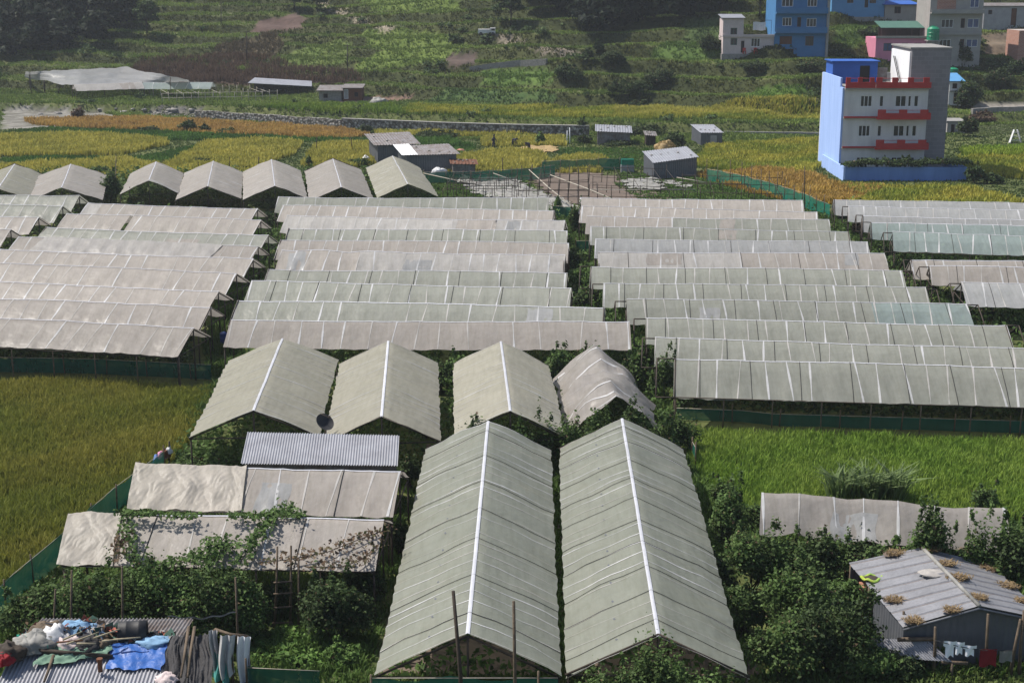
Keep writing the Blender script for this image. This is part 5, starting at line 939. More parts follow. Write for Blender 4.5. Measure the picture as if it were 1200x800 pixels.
# parked white truck far up on the path
b_ = PT(571, 42); root = empty('truck', b_, 'small white truck parked on the path high on the slope', 'truck'); MB().box(b_+Vector((-.55, 0, .75)), (2.0, 1.4, .7)).build('body', 'white_paint', root); MB().box(b_+Vector((.95, 0, .8)), (.9, 1.4, 1.0)).build('cab', 'white_paint', root); MB().box(b_+Vector((1.0, -.71, 1.05)), (.6, .02, .35)).build('side_window', 'glass', root)
for sx in (-1.1, 1.0):
    for sy in (-.66, .66): mb = MB(); mb.tube([b_+Vector((sx, sy-.1, .3)), b_+Vector((sx, sy+.1, .3))], .32, 12); mb.build('wheel', 'rubber', root)
# people working in the reaped rice
def person(label, base, j, hat=None, rz=0):
    """j: named joints (x,y,z) metres; body grown as one skin surface"""
    nm = list(j); E = [('hip', 'chest'), ('chest', 'neck'), ('neck', 'head'), ('hip', 'kl'), ('kl', 'fl'), ('fl', 'tl'), ('hip', 'kr'), ('kr', 'fr'), ('fr', 'tr'), ('chest', 'el'), ('el', 'hl'), ('chest', 'er'), ('er', 'hr')]
    rad = dict(hip=.15, chest=.17, neck=.065, head=.105, kl=.085, kr=.085, fl=.055, fr=.055, tl=.05, tr=.05, el=.055, er=.055, hl=.04, hr=.04); nm = list(rad)
    me = bpy.data.meshes.new('person'); me.from_pydata([j[k] for k in nm], [(nm.index(a), nm.index(b)) for a, b in E], []); o = bpy.data.objects.new('person', me); COL.objects.link(o); o.location = base; o.rotation_euler.z = rz
    o.modifiers.new('s', 'SKIN'); 
    for i, k in enumerate(nm): me.skin_vertices[0].data[i].radius = (rad[k], rad[k]); me.skin_vertices[0].data[i].use_root = (k == 'hip')
    o.modifiers.new('u', 'SUBSURF').levels = 1; me.materials.append(M['clothes_dark']); tag(o, label, 'person')
    h = Vector(j['head']); mb = MB(); mb.grid(lambda a, b: h+Vector((0, 0, .03))+Vector((math.cos(a*6.2832)*math.sin(b*3.1416)*.13, math.sin(a*6.2832)*math.sin(b*3.1416)*.13, math.cos(b*3.1416)*.13)), 12, 8); c = mb.build('hair', 'hair'); c.parent = o
    mb = MB(); mb.grid(lambda a, b: h+Vector((0, -.06, -.03))+Vector((math.cos(a*6.2832)*math.sin(b*3.1416)*.085, math.sin(a*6.2832)*math.sin(b*3.1416)*.09, math.cos(b*3.1416)*.11)), 12, 8); c = mb.build('face', 'skin'); c.parent = o
    for s in (j['hl'], j['hr']): mb = MB(); mb.tube([Vector(s), Vector(s)+Vector((0, -.05, -.1))], .045, 7, 0, .02); c = mb.build('hand', 'skin'); c.parent = o
stand = dict(hip=(0, 0, .88), chest=(0, -.05, 1.28), neck=(0, -.08, 1.45), head=(0, -.12, 1.6), kl=(-.12, -.05, .48), fl=(-.14, 0, .08), tl=(-.14, -.16, .04), kr=(.12, -.1, .48), fr=(.14, .1, .08), tr=(.14, -.06, .04), el=(-.3, -.05, 1.05), hl=(-.28, -.28, .9), er=(.3, -.05, 1.05), hr=(.28, -.28, .9))
bend = dict(hip=(0, .05, .82), chest=(0, -.32, 1.0), neck=(0, -.48, 1.02), head=(0, -.6, .98), kl=(-.12, -.05, .45), fl=(-.14, .05, .08), tl=(-.14, -.1, .04), kr=(.12, -.08, .45), fr=(.14, .0, .08), tr=(.14, -.16, .04), el=(-.25, -.42, .72), hl=(-.15, -.5, .42), er=(.25, -.42, .72), hr=(.15, -.5, .42))
person('person in dark clothes standing at the left among the reaped rice', P(578.5, 174), stand, rz=.5); person('person in dark clothes bending over in the middle of the three', P(600.5, 172), bend, rz=1.2); person('person in dark clothes stooping at the right of the reaped straw', P(620.5, 177), bend, rz=-.9)
# ---------------------------------------------------------------- metal house at the lower right
Yr = P(1148, 780, 0).y; hr_ = Q(1147.6, 711, Yr).z; he_ = hr_-.62
rf, rb = P(1147.6, 711, hr_), P(1080, 642, hr_); lf, lbk = P(1059, 736, he_), P(995, 660, he_); off = Vector((rf.x-lf.x, rf.y-lf.y, 0)); Rf, Rb = Vector((2*rf.x-lf.x, 2*rf.y-lf.y, he_)), Vector((2*rb.x-lbk.x, 2*rb.y-lbk.y, he_))
root = empty('metal_house', (rf.x, rf.y, 0), 'grey metal house with a gabled sheet roof held down by straw tufts, lower right', 'house')
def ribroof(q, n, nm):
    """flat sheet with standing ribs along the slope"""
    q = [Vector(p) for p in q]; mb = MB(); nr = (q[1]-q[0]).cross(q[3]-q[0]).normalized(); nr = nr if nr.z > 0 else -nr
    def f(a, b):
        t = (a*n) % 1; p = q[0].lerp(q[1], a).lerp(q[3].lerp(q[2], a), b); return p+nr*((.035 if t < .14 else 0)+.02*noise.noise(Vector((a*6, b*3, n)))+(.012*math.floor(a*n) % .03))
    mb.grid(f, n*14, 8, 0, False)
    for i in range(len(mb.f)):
        if (i % (n*14)) % 14 == 2: mb.m[i] = 1  # dark line beside each rib: sheet seam plus rib shade put into colour
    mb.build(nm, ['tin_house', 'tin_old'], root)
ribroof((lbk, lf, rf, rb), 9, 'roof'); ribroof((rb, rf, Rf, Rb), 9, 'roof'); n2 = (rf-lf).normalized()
def mw(a, b, za, zb, nm): mb = MB(); corr(mb, (Vector((a.x, a.y, za)), Vector((b.x, b.y, zb)), Vector((b.x, b.y, -.2)), Vector((a.x, a.y, -.2))), max(6, int((Vector((b.x-a.x, b.y-a.y, 0))).length/.22)), .015, 0, 2); mb.build(nm, 'tin_blue', root)
bk = (lbk-lf).normalized(); ins = bk*.18; a, b, c = lf+ins+off*.03, rf+ins, Rf+ins-off*.03
mw(a, b, he_-.04, hr_-.06, 'front_wall'); mw(b, c, hr_-.06, he_-.04, 'front_wall'); d = lf.lerp(lbk, .55)+off*.03; mw(d, a, he_-.04, he_-.04, 'side_wall'); d2 = Rf.lerp(Rb, .97)-off*.03; mw(c, d2, he_-.04, he_-.04, 'side_wall'); mw(Rb-ins, rb-ins, he_-.04, hr_-.06, 'back_wall'); mw(rb-ins, lbk-ins, hr_-.06, he_-.04, 'back_wall')
MB().tube([rb+Vector((0, 0, .04)), rf+Vector((0, 0, .04))], .07, 6).build('ridge_cap', 'plastic_white', root); MB().tube([lf+Vector((0, 0, -.05)), rf+Vector((0, 0, -.05)), Rf+Vector((0, 0, -.05))], .05, 5).build('verge', 'tin_blue', root)
for t in (.62, .98): p = lf.lerp(lbk, t)+off*.02; MB().tube([Vector((p.x, p.y, -.1)), Vector((p.x, p.y, he_-.03))], .06, 6).build('post', 'wood', root)
def onroof(x, y):
    """point of the metal roof seen at photo pixel"""
    d = ray(x, y); o = Vector((0, 0, HC)); best = None
    for q in ((lbk, lf, rf), (rb, rf, Rf)):
        n = (q[1]-q[0]).cross(q[2]-q[0]).normalized(); D_ = Vector(d); t = (q[0]-o).dot(n)/D_.dot(n); p = o+D_*t; s = (p-rf).dot(off.normalized())
        if (q[0] is lbk and s <= .02) or (q[0] is rb and s > 0): best = p
    return best or p
for i, (x, y, s, lb) in enumerate(((1090, 645, .38, 'at the far end of the ridge'), (1138, 646, .40, 'on the far right slope, topmost'), (1108, 662, .40, 'beside the ridge, second from its far end'), (1158, 667, .42, 'in the upper middle of the right slope'), (1122, 678, .45, 'beside the ridge, third from its far end'), (1180, 688, .42, 'in the centre of the right slope'), (1147, 702, .34, 'near the front end of the ridge'), (1047, 705, .32, 'low on the left slope above the side wall'), (1116, 717, .34, 'on the left slope near the front edge'), (1071, 729, .36, 'at the front left corner of the roof'), (1200, 706, .4, 'at the right edge near the front'), (1048, 650, .42, 'on the far left slope under the bushes'))):
    p = onroof(x, y); root2 = empty('straw_bundle', p, 'dry straw tuft weighting the metal roof, '+lb, 'straw bundle', 'straw tufts on the metal roof'); mb = MB()
    mb.grid(lambda a, b: p+Vector((math.cos(a*6.2832)*b*s*.95, math.sin(a*6.2832)*b*s*.5, .02+.10*(1-b*b)+.03*math.sin(a*21+i))), 14, 4); mb.build('clod', 'earth', root2)
    k = 46; z = np.zeros(k); V, T, cc = blades(p.x+NR.normal(size=k)*s*.33, p.y+NR.normal(size=k)*s*.17, z+p.z+.06, .15, .035, 5, .12, 1.3, np.tile((.20, .14, .075), (k, 1)), np.tile((.30, .22, .12), (k, 1))); npmesh('straw', V, T, 'blade', root2, cc)
p = onroof(1022, 679); root2 = empty('basket', p, 'yellow and green edged sack of dark grain on the left roof slope', 'sack'); mb = MB(); mb.grid(lambda a, b: p+Vector((math.cos(a*6.2832)*(.33+.06*math.cos(b*6.28)+.05*math.sin(a*19)), math.sin(a*6.2832)*(.22+.06*math.cos(b*6.28)+.03*math.cos(a*25)), .06+.05*math.sin(b*6.28)+.03*math.sin(a*31))), 24, 8); mb.build('rim', 'yellow_green', root2); mb = MB(); mb.grid(lambda a, b: p+Vector((math.cos(a*6.2832)*b*.33, math.sin(a*6.2832)*b*.23, .07+.04*(1-b))), 18, 3); mb.build('contents', 'wood_dark', root2)
q = [onroof(1083, 668), onroof(1100, 663), onroof(1108, 677), onroof(1090, 682)]; crumple(sum(q, Vector())/4, .5, .35, .09, 'plaster', 'pale dry mud and litter beside the ridge of the metal roof', 'litter', 'litter', 4)
# bricks and things under the open back corner
b_ = P(1024, 728, 0); root2 = empty('brick_stack', b_, 'stack of red bricks in the open corner of the metal house', 'bricks')
for k in range(8):
    for i in range(6): MB().box(b_+Vector((i*.27-.2*(k % 2), .5+.3, .07+k*.125)), (.24, .5, .115)).build('brick', 'brick_red', root2)
crumple(P(1012, 735, 0), .3, .3, .35, 'cloth_white', 'white bag on the ground beside the brick stack', 'bag', 'bag', 1)
# low corrugated lean-to roof and posts
q = [P(1020, 747, .9), P(1088, 750, 1.0), P(1116, 775, .55), P(1040, 770, .5)]; root2 = empty('lean_to', (q[3].x, q[3].y, 0), 'low lean-to of old corrugated sheets before the metal house', 'lean-to'); mb = MB(); corr(mb, q, 20, .03, 0, 8); mb.build('roof', 'tin', root2)
for p in q: MB().tube([Vector((p.x, p.y, -.1)), p-Vector((0, 0, .04))], .05, 6).build('post', 'wood', root2)
MB().tube([P(1052, 749, 1.05), P(1096, 748, 1.05)], .07, 7).build('beam', 'wood', root2); MB().tube([P(1103, 775, .5), P(1134, 777, .45)], .06, 7).build('beam', 'wood', root2)
for (x0, y0, x1, y1, lb) in ((1094, 790, 1096, 734, 'thick post at the left end of the washing line'), (1155, 790, 1158, 719, 'post against the front wall of the metal house'), (1184, 792, 1196, 725, 'leaning post at the right end of the washing line'), (1194, 792, 1200, 715, 'dark post cut by the right edge'), (1058, 770, 1059, 716, 'thin stake left of the lean-to roof')):
    b_ = P(x0, y0, 0); pole(lb, b_, Q(x1, y1, b_.y), .06, 'wood', 'wooden_post', 'post')
Yl = Yr-.75; zl = Q(1096, 750, Yl).z; la, lb2 = Q(1096, 750, Yl), Q(1190, 762, Yl); MB_ = MB(); MB_.tube([(la-la)+(lb2-la)*t-Vector((0, 0, .12*math.sin(t*3.14))) for t in [i/12 for i in range(13)]], .012, 4); o = MB_.build('clothesline', 'rope', None, 'washing line strung in front of the metal house', 'washing line'); o.location = la
def hang(x0, x1, y0, y1, m, label, name, shirt=False):
    a, b = Q(x0, y0, Yl), Q(x1, y1, Yl); w, h = b.x-a.x, a.z-b.z; mb = MB(); c = Vector(((a.x+b.x)/2, Yl, a.z))
    def f(s, t):
        k = 1.0 if not shirt else (1.15 if t < .35 else .72); return Vector(((s-.5)*w*k, .025*math.sin(s*7+t*3), -t*h*(1+.06*math.sin(s*7))))
    mb.grid(f, 18, 10); o = mb.build(name, m, None, label, 'washing', 'washing on the line'); o.location = c
hang(1107, 1119, 751, 769, 'linen', 'white shirt hanging leftmost on the washing line', 'shirt', True); hang(1119, 1129, 752, 766, 'linen', 'white shirt hanging second from left on the washing line', 'shirt', True); hang(1130, 1143, 756, 768, 'linen', 'white shirt hanging just left of the red cloth', 'shirt', True)
hang(1149, 1167, 760, 780, 'cloth_red', 'dark red cloth hanging on the washing line', 'cloth'); hang(1172, 1186, 762, 775, 'cloth_mix' if False else 'plastic_white', 'grey white rag hanging right of the red cloth', 'cloth')
# ---------------------------------------------------------------- rubbish covered shed at the lower left
ht = 2.5; T0, T1 = P(18, 757, ht), P(292, 757, ht); sl = .26; dn = 4.6
B0, B1 = Vector((T0.x-.1, T0.y-dn, ht-sl*dn)), Vector((T1.x, T1.y-dn, ht-sl*dn)); T1x = P(206, 757, ht)
root = empty('junk_shed', (T0.x, T0.y, 0), 'corrugated roof shed piled with tarps and rubbish, lower left corner', 'shed')
mb = MB(); corr(mb, (T0, Vector((T1x.x, T1x.y, ht)), Vector((T1x.x, B1.y, B1.z)), B0), 42, .03, 0, 12); mb.build('roof', 'tin', root); mb = MB(); corr(mb, (T0+Vector((0, 2.4, -.25)), Vector((T1x.x, T1x.y+2.4, ht-.25)), Vector((T1x.x, T1x.y, ht-.01)), T0+Vector((0, 0, -.01))), 42, .03, 0, 4); mb.build('roof', 'tin_old', root)
for a, b in ((T0+Vector((.2, 2.2, -.3)), Vector((T1x.x-.2, T1x.y+2.2, ht-.3))), (Vector((T1x.x-.2, T1x.y+2.2, ht-.3)), Vector((T1x.x-.2, B1.y+.3, B1.z-.06))), (Vector((B0.x+.3, B0.y+.3, B0.z-.06)), T0+Vector((.2, 2.2, -.3)))):
    mb = MB(); corr(mb, (a, b, Vector((b.x, b.y, -.2)), Vector((a.x, a.y, -.2))), 16, .02, 0, 2); mb.build('wall', 'tin_old', root)
for x, w_ in ((82, .05), (121, .03)): p = P(x, 775, ht-.5); 
def R_(x, y, off=0):
    """point of the shed roof (front slope) seen at photo pixel"""
    d = Vector(ray(x, y)); o = Vector((0, 0, HC)); n = Vector((0, -sl, 1)).normalized(); t = (T0-o).dot(n)/d.dot(n); return o+d*t+Vector((0, 0, off))
def drape(q, m, label, name='tarp', cat='tarp', wr=.07, nu=34, nv=20, off=.05, fr=3.0, sag=0):
    q = [R_(x, y, off) for x, y in q]; c = sum(q, Vector())/4; mb = MB()
    def f(a, b):
        p = q[0].lerp(q[1], a).lerp(q[3].lerp(q[2], a), b); e = 1-.06*noise.noise(Vector((a*7, b*7, fr)))
        return (p-c)*e+Vector((.05*math.sin(b*9+fr), .05*math.sin(a*11), wr*(noise.noise(Vector((a*fr*2.2, b*fr, fr)))+.6*abs(noise.noise(Vector((a*fr*5, b*fr*2.2, 2))))+.25*noise.noise(Vector((a*15, b*15, 1))))+wr*.6-sag*b*b))
    mb.grid(f, nu, nv); o = mb.build(name, m, None, label, cat); o.location = c; return o
drape([(131, 757), (205, 756), (190, 786), (125, 787)], 'tarp_blue', 'bright blue tarpaulin draped over the corrugated roof at lower left', wr=.05)
drape([(58, 759), (133, 757), (128, 772), (38, 785)], 'tarp_sage', 'sage green net cloth along the top of the corrugated roof at lower left', wr=.1, fr=4)
drape([(22, 752), (62, 755), (56, 766), (18, 764)], 'net_teal', 'turquoise net bundle at the left end of the corrugated roof', wr=.22, fr=5)
for i, (q, lb) in enumerate((([(200, 752), (222, 752), (216, 812), (186, 812)], 'dark grey felt mat on the roof, left of the two poles'), ([(222, 752), (246, 750), (251, 815), (219, 815)], 'dark grey felt mat on the roof, right of the two poles'))): drape(q, 'mat_grey', lb, 'felt_mat', 'mat', .12, fr=2.2+i, off=.12, sag=.15)
crumple(R_(195, 801, .1), .32, .3, .2, 'pale_pink', 'small pinkish cloth lump at the bottom edge of the rubbish shed roof', 'cloth', 'cloth_lump', 9)
pole('round timber beam lying along the top of the corrugated roof', R_(-8, 762, .16), R_(132, 774, .14), .09, 'wood_dark', 'timber_beam', 'beam'); pole('short stick lying down the corrugated roof at lower left', R_(63, 772, .12), R_(52, 802, .1), .05, 'wood', 'stick', 'stick')
for i, (x0, x1, lb) in enumerate(((222, 213, 'left pole lying down over the dark felt mats'), (229, 221, 'right pole lying down over the dark felt mats'))): pole(lb, R_(x0, 750, .42), R_(x1, 808, .4), .05, 'wood', 'wooden_pole')
b_ = R_(118, 790, .1); MB_ = MB(); lathe(MB_, Vector((0, 0, 0)), [(0, 0), (.07, 0), (.07, .3), (.09, .32), (.09, .4), (0, .4)], 10); o = MB_.build('bottle', 'rust', None, 'brown bottle standing on the corrugated roof at lower left', 'bottle'); o.location = b_
zj = ht-.05
# uncountable litter in the heap
n = 900; px_ = NR.uniform(28, 205, n); cp = np.array([list(P(x, y, zj)) for x, y in zip(px_, NR.uniform(744, 757, n))]); hgt = .45*np.exp(-((px_-95)/55)**2)+.12; cp[:, 2] += NR.random(n)*hgt
V, Fc = leaves(cp, NR.normal(size=(n, 3))+np.array([0, -.3, .9]), NR.uniform(.07, .26, n), 1.3); pl2 = np.array([(.16, .10, .06), (.10, .07, .05), (.30, .28, .26), (.05, .05, .055), (.22, .14, .09), (.16, .22, .30), (.36, .34, .33), (.25, .08, .06), (.07, .13, .10)]); tag(npmesh('rubbish', V, Fc, 'cloth_mix', None, np.repeat(pl2[NR.integers(0, len(pl2), n)]*(.6+.6*NR.random((n, 1))), 4, 0)), 'mixed scraps of cloth, wood and plastic covering the rubbish shed ridge', 'rubbish', kind='stuff')
for i, (x, y, sx, sy, sz, m, lb) in enumerate(((92, 748, .8, .4, .5, 'cloth_bluegrey', 'light blue plastic sheet on top of the rubbish heap'), (44, 757, .6, .5, .4, 'plastic_white', 'white plastic bag on the left of the rubbish heap'), (66, 752, .5, .4, .5, 'cloth_white', 'blue white cloth crumpled in the rubbish heap'), (83, 756, .45, .35, .3, 'pale_pink', 'pink and white cloth in the middle of the rubbish heap'), (104, 757, .45, .35, .3, 'mat_grey', 'dark grey cloth right of the pink one on the heap'), (54, 747, .6, .4, .45, 'wood', 'brown cloth at the back of the rubbish heap'), (122, 754, .5, .35, .25, 'wood', 'brown scrap heap beside the black drum'), (180, 755, .6, .3, .22, 'cloth_bluegrey', 'blue white plastic sheet right of the black drum'), (30, 760, .5, .4, .35, 'plastic_white', 'grey white plastic bag at the left edge of the heap'), (10, 770, .5, .4, .4, 'wood_dark', 'dark brown bundle at the left picture edge'), (5, 776, .3, .25, .3, 'cloth_red', 'red cloth bundle at the left picture edge'))):
    p = P(x, y, zj+.05); crumple(p, sx, sy, sz, m, lb, 'rubbish', 'rubbish_cloth', i*2.3, freq=2.6)
for i in range(7):
    x = R.uniform(50, 135); a = P(x, R.uniform(746, 755), zj+.4); an = R.uniform(-.6, .6); pole(['short dark stick on the rubbish heap', 'broken brown board on the rubbish heap', 'grey stick across the rubbish heap', 'thin lath poking from the rubbish heap', 'bent pale stick on the rubbish heap', 'rusty rod on the rubbish heap', 'knotted branch on the rubbish heap'][i], a, a+Vector((math.cos(an)*R.uniform(.5, 1), math.sin(an), R.uniform(-.1, .2))), .03, R.choice(['wood', 'bamboo', 'rust']), 'stick', 'stick')
b_ = P(154, 757, zj+.0); root = empty('drum', b_, 'black plastic drum lying on the rubbish heap', 'drum'); mb = MB(); ax = Vector((1, .15, 0)).normalized(); prof = [(-.42, 0), (-.42, .3), (-.38, .31), (-.2, .31), (-.18, .325), (-.16, .31), (.16, .31), (.18, .325), (.2, .31), (.40, .31), (.40, .27), (.30, .26), (.30, 0)]
mb.grid(lambda a, b: b_+Vector((0, .3, .33))+ax*prof[round(b*12)][0]+(Vector((0, 0, 1))*math.cos(a*6.2832)+Vector((-ax.y, ax.x, 0))*math.sin(a*6.2832))*prof[round(b*12)][1], 20, 12); mb.build('body', 'rubber', root); MB().tube([b_+Vector((-.43, .3, .5)), b_+Vector((-.47, .3, .5))], .05, 8).build('cap', 'dark', root)
# frame hung with cloth at the right end of the rubbish shed
fy = P(268, 800, 0).y; pA, pB, pC = Q(252, 737, fy+.4), Q(270, 743, fy), Q(290, 745, fy+.1); root = empty('drying_frame', (pB.x, fy, 0), 'wooden frame at the right end of the rubbish shed', 'frame')
for p in (pA, pB, pC): MB().tube([Vector((p.x, p.y, -.1)), p], .055, 6).build('post', 'wood', root)
MB().tube([pA, pB, pC], .05, 6).build('rail', 'wood', root); MB().tube([pA-Vector((0, 0, .75)), pB-Vector((0, 0, .75))], .045, 6).build('rail', 'wood', root)
def hcloth(a, b, dropa, dropb, m, label, seed):
    a, b = Vector(a), Vector(b); mb = MB(); mb.grid(lambda s, t: (b-a)*s+Vector((.06*math.sin(t*4+seed), -.12+.10*math.sin(s*13+seed)*(.4+t), .03-(dropa+(dropb-dropa)*s)*t)), 22, 12); o = mb.build('hanging_cloth', m, None, label, 'cloth', 'cloths hung on the drying frame'); o.location = a
hcloth(pA+Vector((-.1, 0, -.75)), pB+Vector((-.05, 0, -.75)), 1.0, .9, 'cloth_teal', 'turquoise cloth hanging low on the drying frame', 1); hcloth(pB+Vector((-.35, 0, 0)), pB+Vector((.12, 0, 0)), 1.5, 1.3, 'cloth_white', 'grey cloth hanging in the middle of the drying frame', 2); hcloth(pB.lerp(pC, .45), pC+Vector((.12, 0, 0)), 1.9, 1.7, 'linen', 'dirty white plastic hanging at the right of the drying frame', 3); hcloth(pA+Vector((-.12, 0, 0)), pA+Vector((.15, 0, 0)), 1.4, 1.0, 'cloth_white', 'pale grey cloth hanging on the left post of the drying frame', 4)
# things hung on the net post at the corner of the olive rice
b_ = P(198, 548, 0)
for (x, y, s, m, lb) in ((198, 527, .16, 'cloth_white', 'white cloth tied to the corner post of the slanting net'), (190, 533, .2, 'cloth_pink', 'pink cloth hung on the corner of the slanting net'), (195, 531, .2, 'rust', 'dark brown cloth between the white and pink ones on the net'), (185, 540, .24, 'wall_blue', 'dark blue cloth hung below the pink one on the net')): p = Q(x, y, b_.y); crumple(p-Vector((0, 0, .15)), s, s*.8, s*1.8, m, lb, 'cloth', 'hung_cloth', x)
pole('dark corner post of the slanting green net', b_, b_+Vector((.08, 0, 1.25)), .05, 'wood_dark', 'wooden_post', 'post')
# ---------------------------------------------------------------- shrubs, creepers, trees
def BU(x, y, wpx, hpx, label, p='green', n=None, size=.12, sy=None, g=None, k=8, cat='bush', name='bush', ter=False):
    c = PT(x, y) if ter else P(x, y, 0); s = ppm(c); sx = wpx/2/s; syy = sy or min(sx*.7, 1.6); sz = max(.4, hpx/s*1.02-syy*.12); n = int(1.5*(n or int(min(5000, max(500, 800*(sx*syy+sx*sz+syy*sz)*(.12/size)**2))))); size *= .8
    return bush(c, sx, syy, sz, label, n, size, p, k, cat, g, name)
hg = 'bushes of the lower left hedge'
for a in ((52, 752, 100, 84, 'leftmost bush of the dark hedge, over the turquoise net'), (112, 756, 116, 118, 'second bush of the dark hedge, left of the hedge pole'), (170, 756, 116, 124, 'tallest bush in the middle of the dark hedge'), (228, 754, 116, 116, 'bush in the hedge under the cream cloth end'), (282, 748, 96, 96, 'right end bush of the dark hedge, by the white tape')): BU(*a, p='green', g=hg, size=.12, n=4600, k=11)
BU(315, 722, 70, 50, 'dark shrub behind the bamboo ladder under the eave', 'dark', 1800); BU(395, 752, 96, 96, 'dark bush right of the ladder, at the corner of the creeper roof', 'dark', 3600); BU(428, 716, 62, 82, 'dark bush beside the large left greenhouse, below the eave', 'dark', 2400); BU(372, 718, 60, 45, 'low dark shrub under the right part of the creeper roof', 'dark', 1600)
BU(468, 650, 34, 48, 'narrow bush between the creeper roof and the large left greenhouse', 'dark', 1200); BU(482, 575, 34, 50, 'narrow bush right of the corrugated roof shed', 'dark', 1200); BU(405, 775, 50, 30, 'fresh green shrub at the right of the vegetable plot', 'fresh', 1400); BU(385, 690, 30, 40, 'small shrub under the creeper roof, near its right end', 'green', 700)
BU(243, 553, 92, 34, 'rounded broad leaved bush left of the corrugated roof shed', 'green', 4200, .15, sy=1.9, k=14)
0; 0; 0
BU(500, 512, 30, 40, 'small shrub at the front of the second cream greenhouse', 'dark', 700); 0; 0; 0; 0; BU(792, 532, 56, 62, 'bush at the far right corner of the large right greenhouse', 'green', 1900); BU(778, 470, 40, 66, 'bush at the left end of the front right block greenhouse', 'green', 1600); BU(762, 440, 26, 36, 'shrub between middle and right blocks, near the front', 'dark', 900)
fg = 'bushes before the large right greenhouse'
yb_ = proj(4, 36.4, 0)[1]
for a in ((715, yb_, 96, (yb_-735), 'left bush before the large right greenhouse'), (768, yb_-8, 100, (yb_-705), 'tallest bush before the large right greenhouse'), (822, yb_-5, 96, (yb_-742), 'right bush before the large right greenhouse'), (742, yb_+14, 90, (yb_-748), 'low bush at the bottom edge before the large right greenhouse')): BU(*a, p='green', g=fg, size=.10, n=3600, k=10)
rg = 'bushes between the large right greenhouse and the metal house'
for i, a in enumerate(((852, 652, 60, 104, 'upright dark bush at the left end of the white fabric greenhouse'), (845, 700, 60, 66, 'bush hugging the right eave of the large right greenhouse'), (880, 694, 94, 104, 'broad bush left below the white fabric greenhouse'), (872, 742, 80, 70, 'bush beside the front half of the large right greenhouse eave'), (905, 672, 84, 66, 'bush under the left part of the white fabric'), (935, 750, 116, 108, 'big leafy bush in the middle of the thicket'), (915, 790, 110, 80, 'bush at the lower edge of the thicket'), (972, 785, 124, 112, 'big bush left of the lean-to roof'), (985, 725, 80, 64, 'bush left of the open corner of the metal house'), (965, 688, 96, 78, 'vine covered bush under the middle of the white fabric'), (1012, 684, 92, 72, 'vine bush overhanging the far edge of the metal roof'), (1065, 655, 84, 50, 'vine behind the metal roof ridge'), (1010, 790, 80, 50, 'low bush before the lean-to roof'), (1050, 790, 70, 34, 'low weedy bush at the foot of the lean-to'), (890, 620, 50, 40, 'shrub at the upper left of the white fabric'))): BU(*a, p=('green', 'dark', 'green')[i % 3], g=rg, size=.12, n=3900 if a[2] > 70 else 2400, k=10)
0; 0; BU(1150, 600, 40, 40, 'slim shrub behind the right end of the white fabric', 'green', 900); BU(1096, 778, 26, 26, 'small shrub before the thick washing line post', 'fresh', 500); BU(1128, 660, 60, 24, 'low creeper behind the metal roof', 'dark', 1200); BU(1185, 668, 60, 30, 'dark bush behind the right half of the metal roof', 'dark', 1500); BU(848, 600, 36, 50, 'slim shrub at the corner of the fresh green rice', 'green', 1100)
lg = 'shrubs in the lane beside the middle block'
for i, (x, y, w, h, lb, p) in enumerate(((655, 252, 14, 22, 'tall yellowish plant at the head of the lane', 'fresh'), (672, 275, 18, 42, 'tall shrub halfway up the lane beside the green panel', 'green'), (684, 262, 14, 30, 'slim shrub at the upper right of the lane', 'green'), (668, 318, 34, 34, 'dark shrub in the middle of the lane', 'dark'), (682, 310, 30, 20, 'shrub right of the dark one in the middle of the lane', 'green'), (680, 340, 34, 34, 'light yellow green shrub low in the lane', 'fresh'), (688, 362, 34, 26, 'dark shrub at the lower end of the lane', 'dark'), (720, 395, 26, 26, 'small shrub beside the front right block frames', 'dark'))): BU(x, y, w, h, lb, p, None, .17, g=lg)
gg_ = 'shrubs in the lane of the far right block'
for i, (x, y, w, h, lb, p) in enumerate(((988, 262, 16, 30, 'tall shrub at the top of the far right lane', 'dark'), (1006, 278, 18, 26, 'leggy shrub at the ends of the rear far right greenhouses', 'dry'), (1036, 305, 40, 24, 'shrub below the clear bluish greenhouse', 'green'), (1058, 322, 50, 30, 'shrub beside the half pink greenhouse end', 'green'), (1082, 345, 44, 26, 'shrub halfway down the far right lane', 'green'), (1120, 362, 66, 30, 'bush below the front pinkish white greenhouse, left', 'green'), (1152, 372, 70, 34, 'bush below the front pinkish white greenhouse, middle', 'dark'), (1190, 388, 64, 38, 'bush at the right edge below the pinkish white greenhouse', 'green'), (1100, 303, 70, 8, 'low weeds between the bluish and pinkish greenhouses', 'dark'))): BU(x, y, w, h, lb, p, None, .17, g=gg_)
bg_ = 'vines and bushes along the back row'
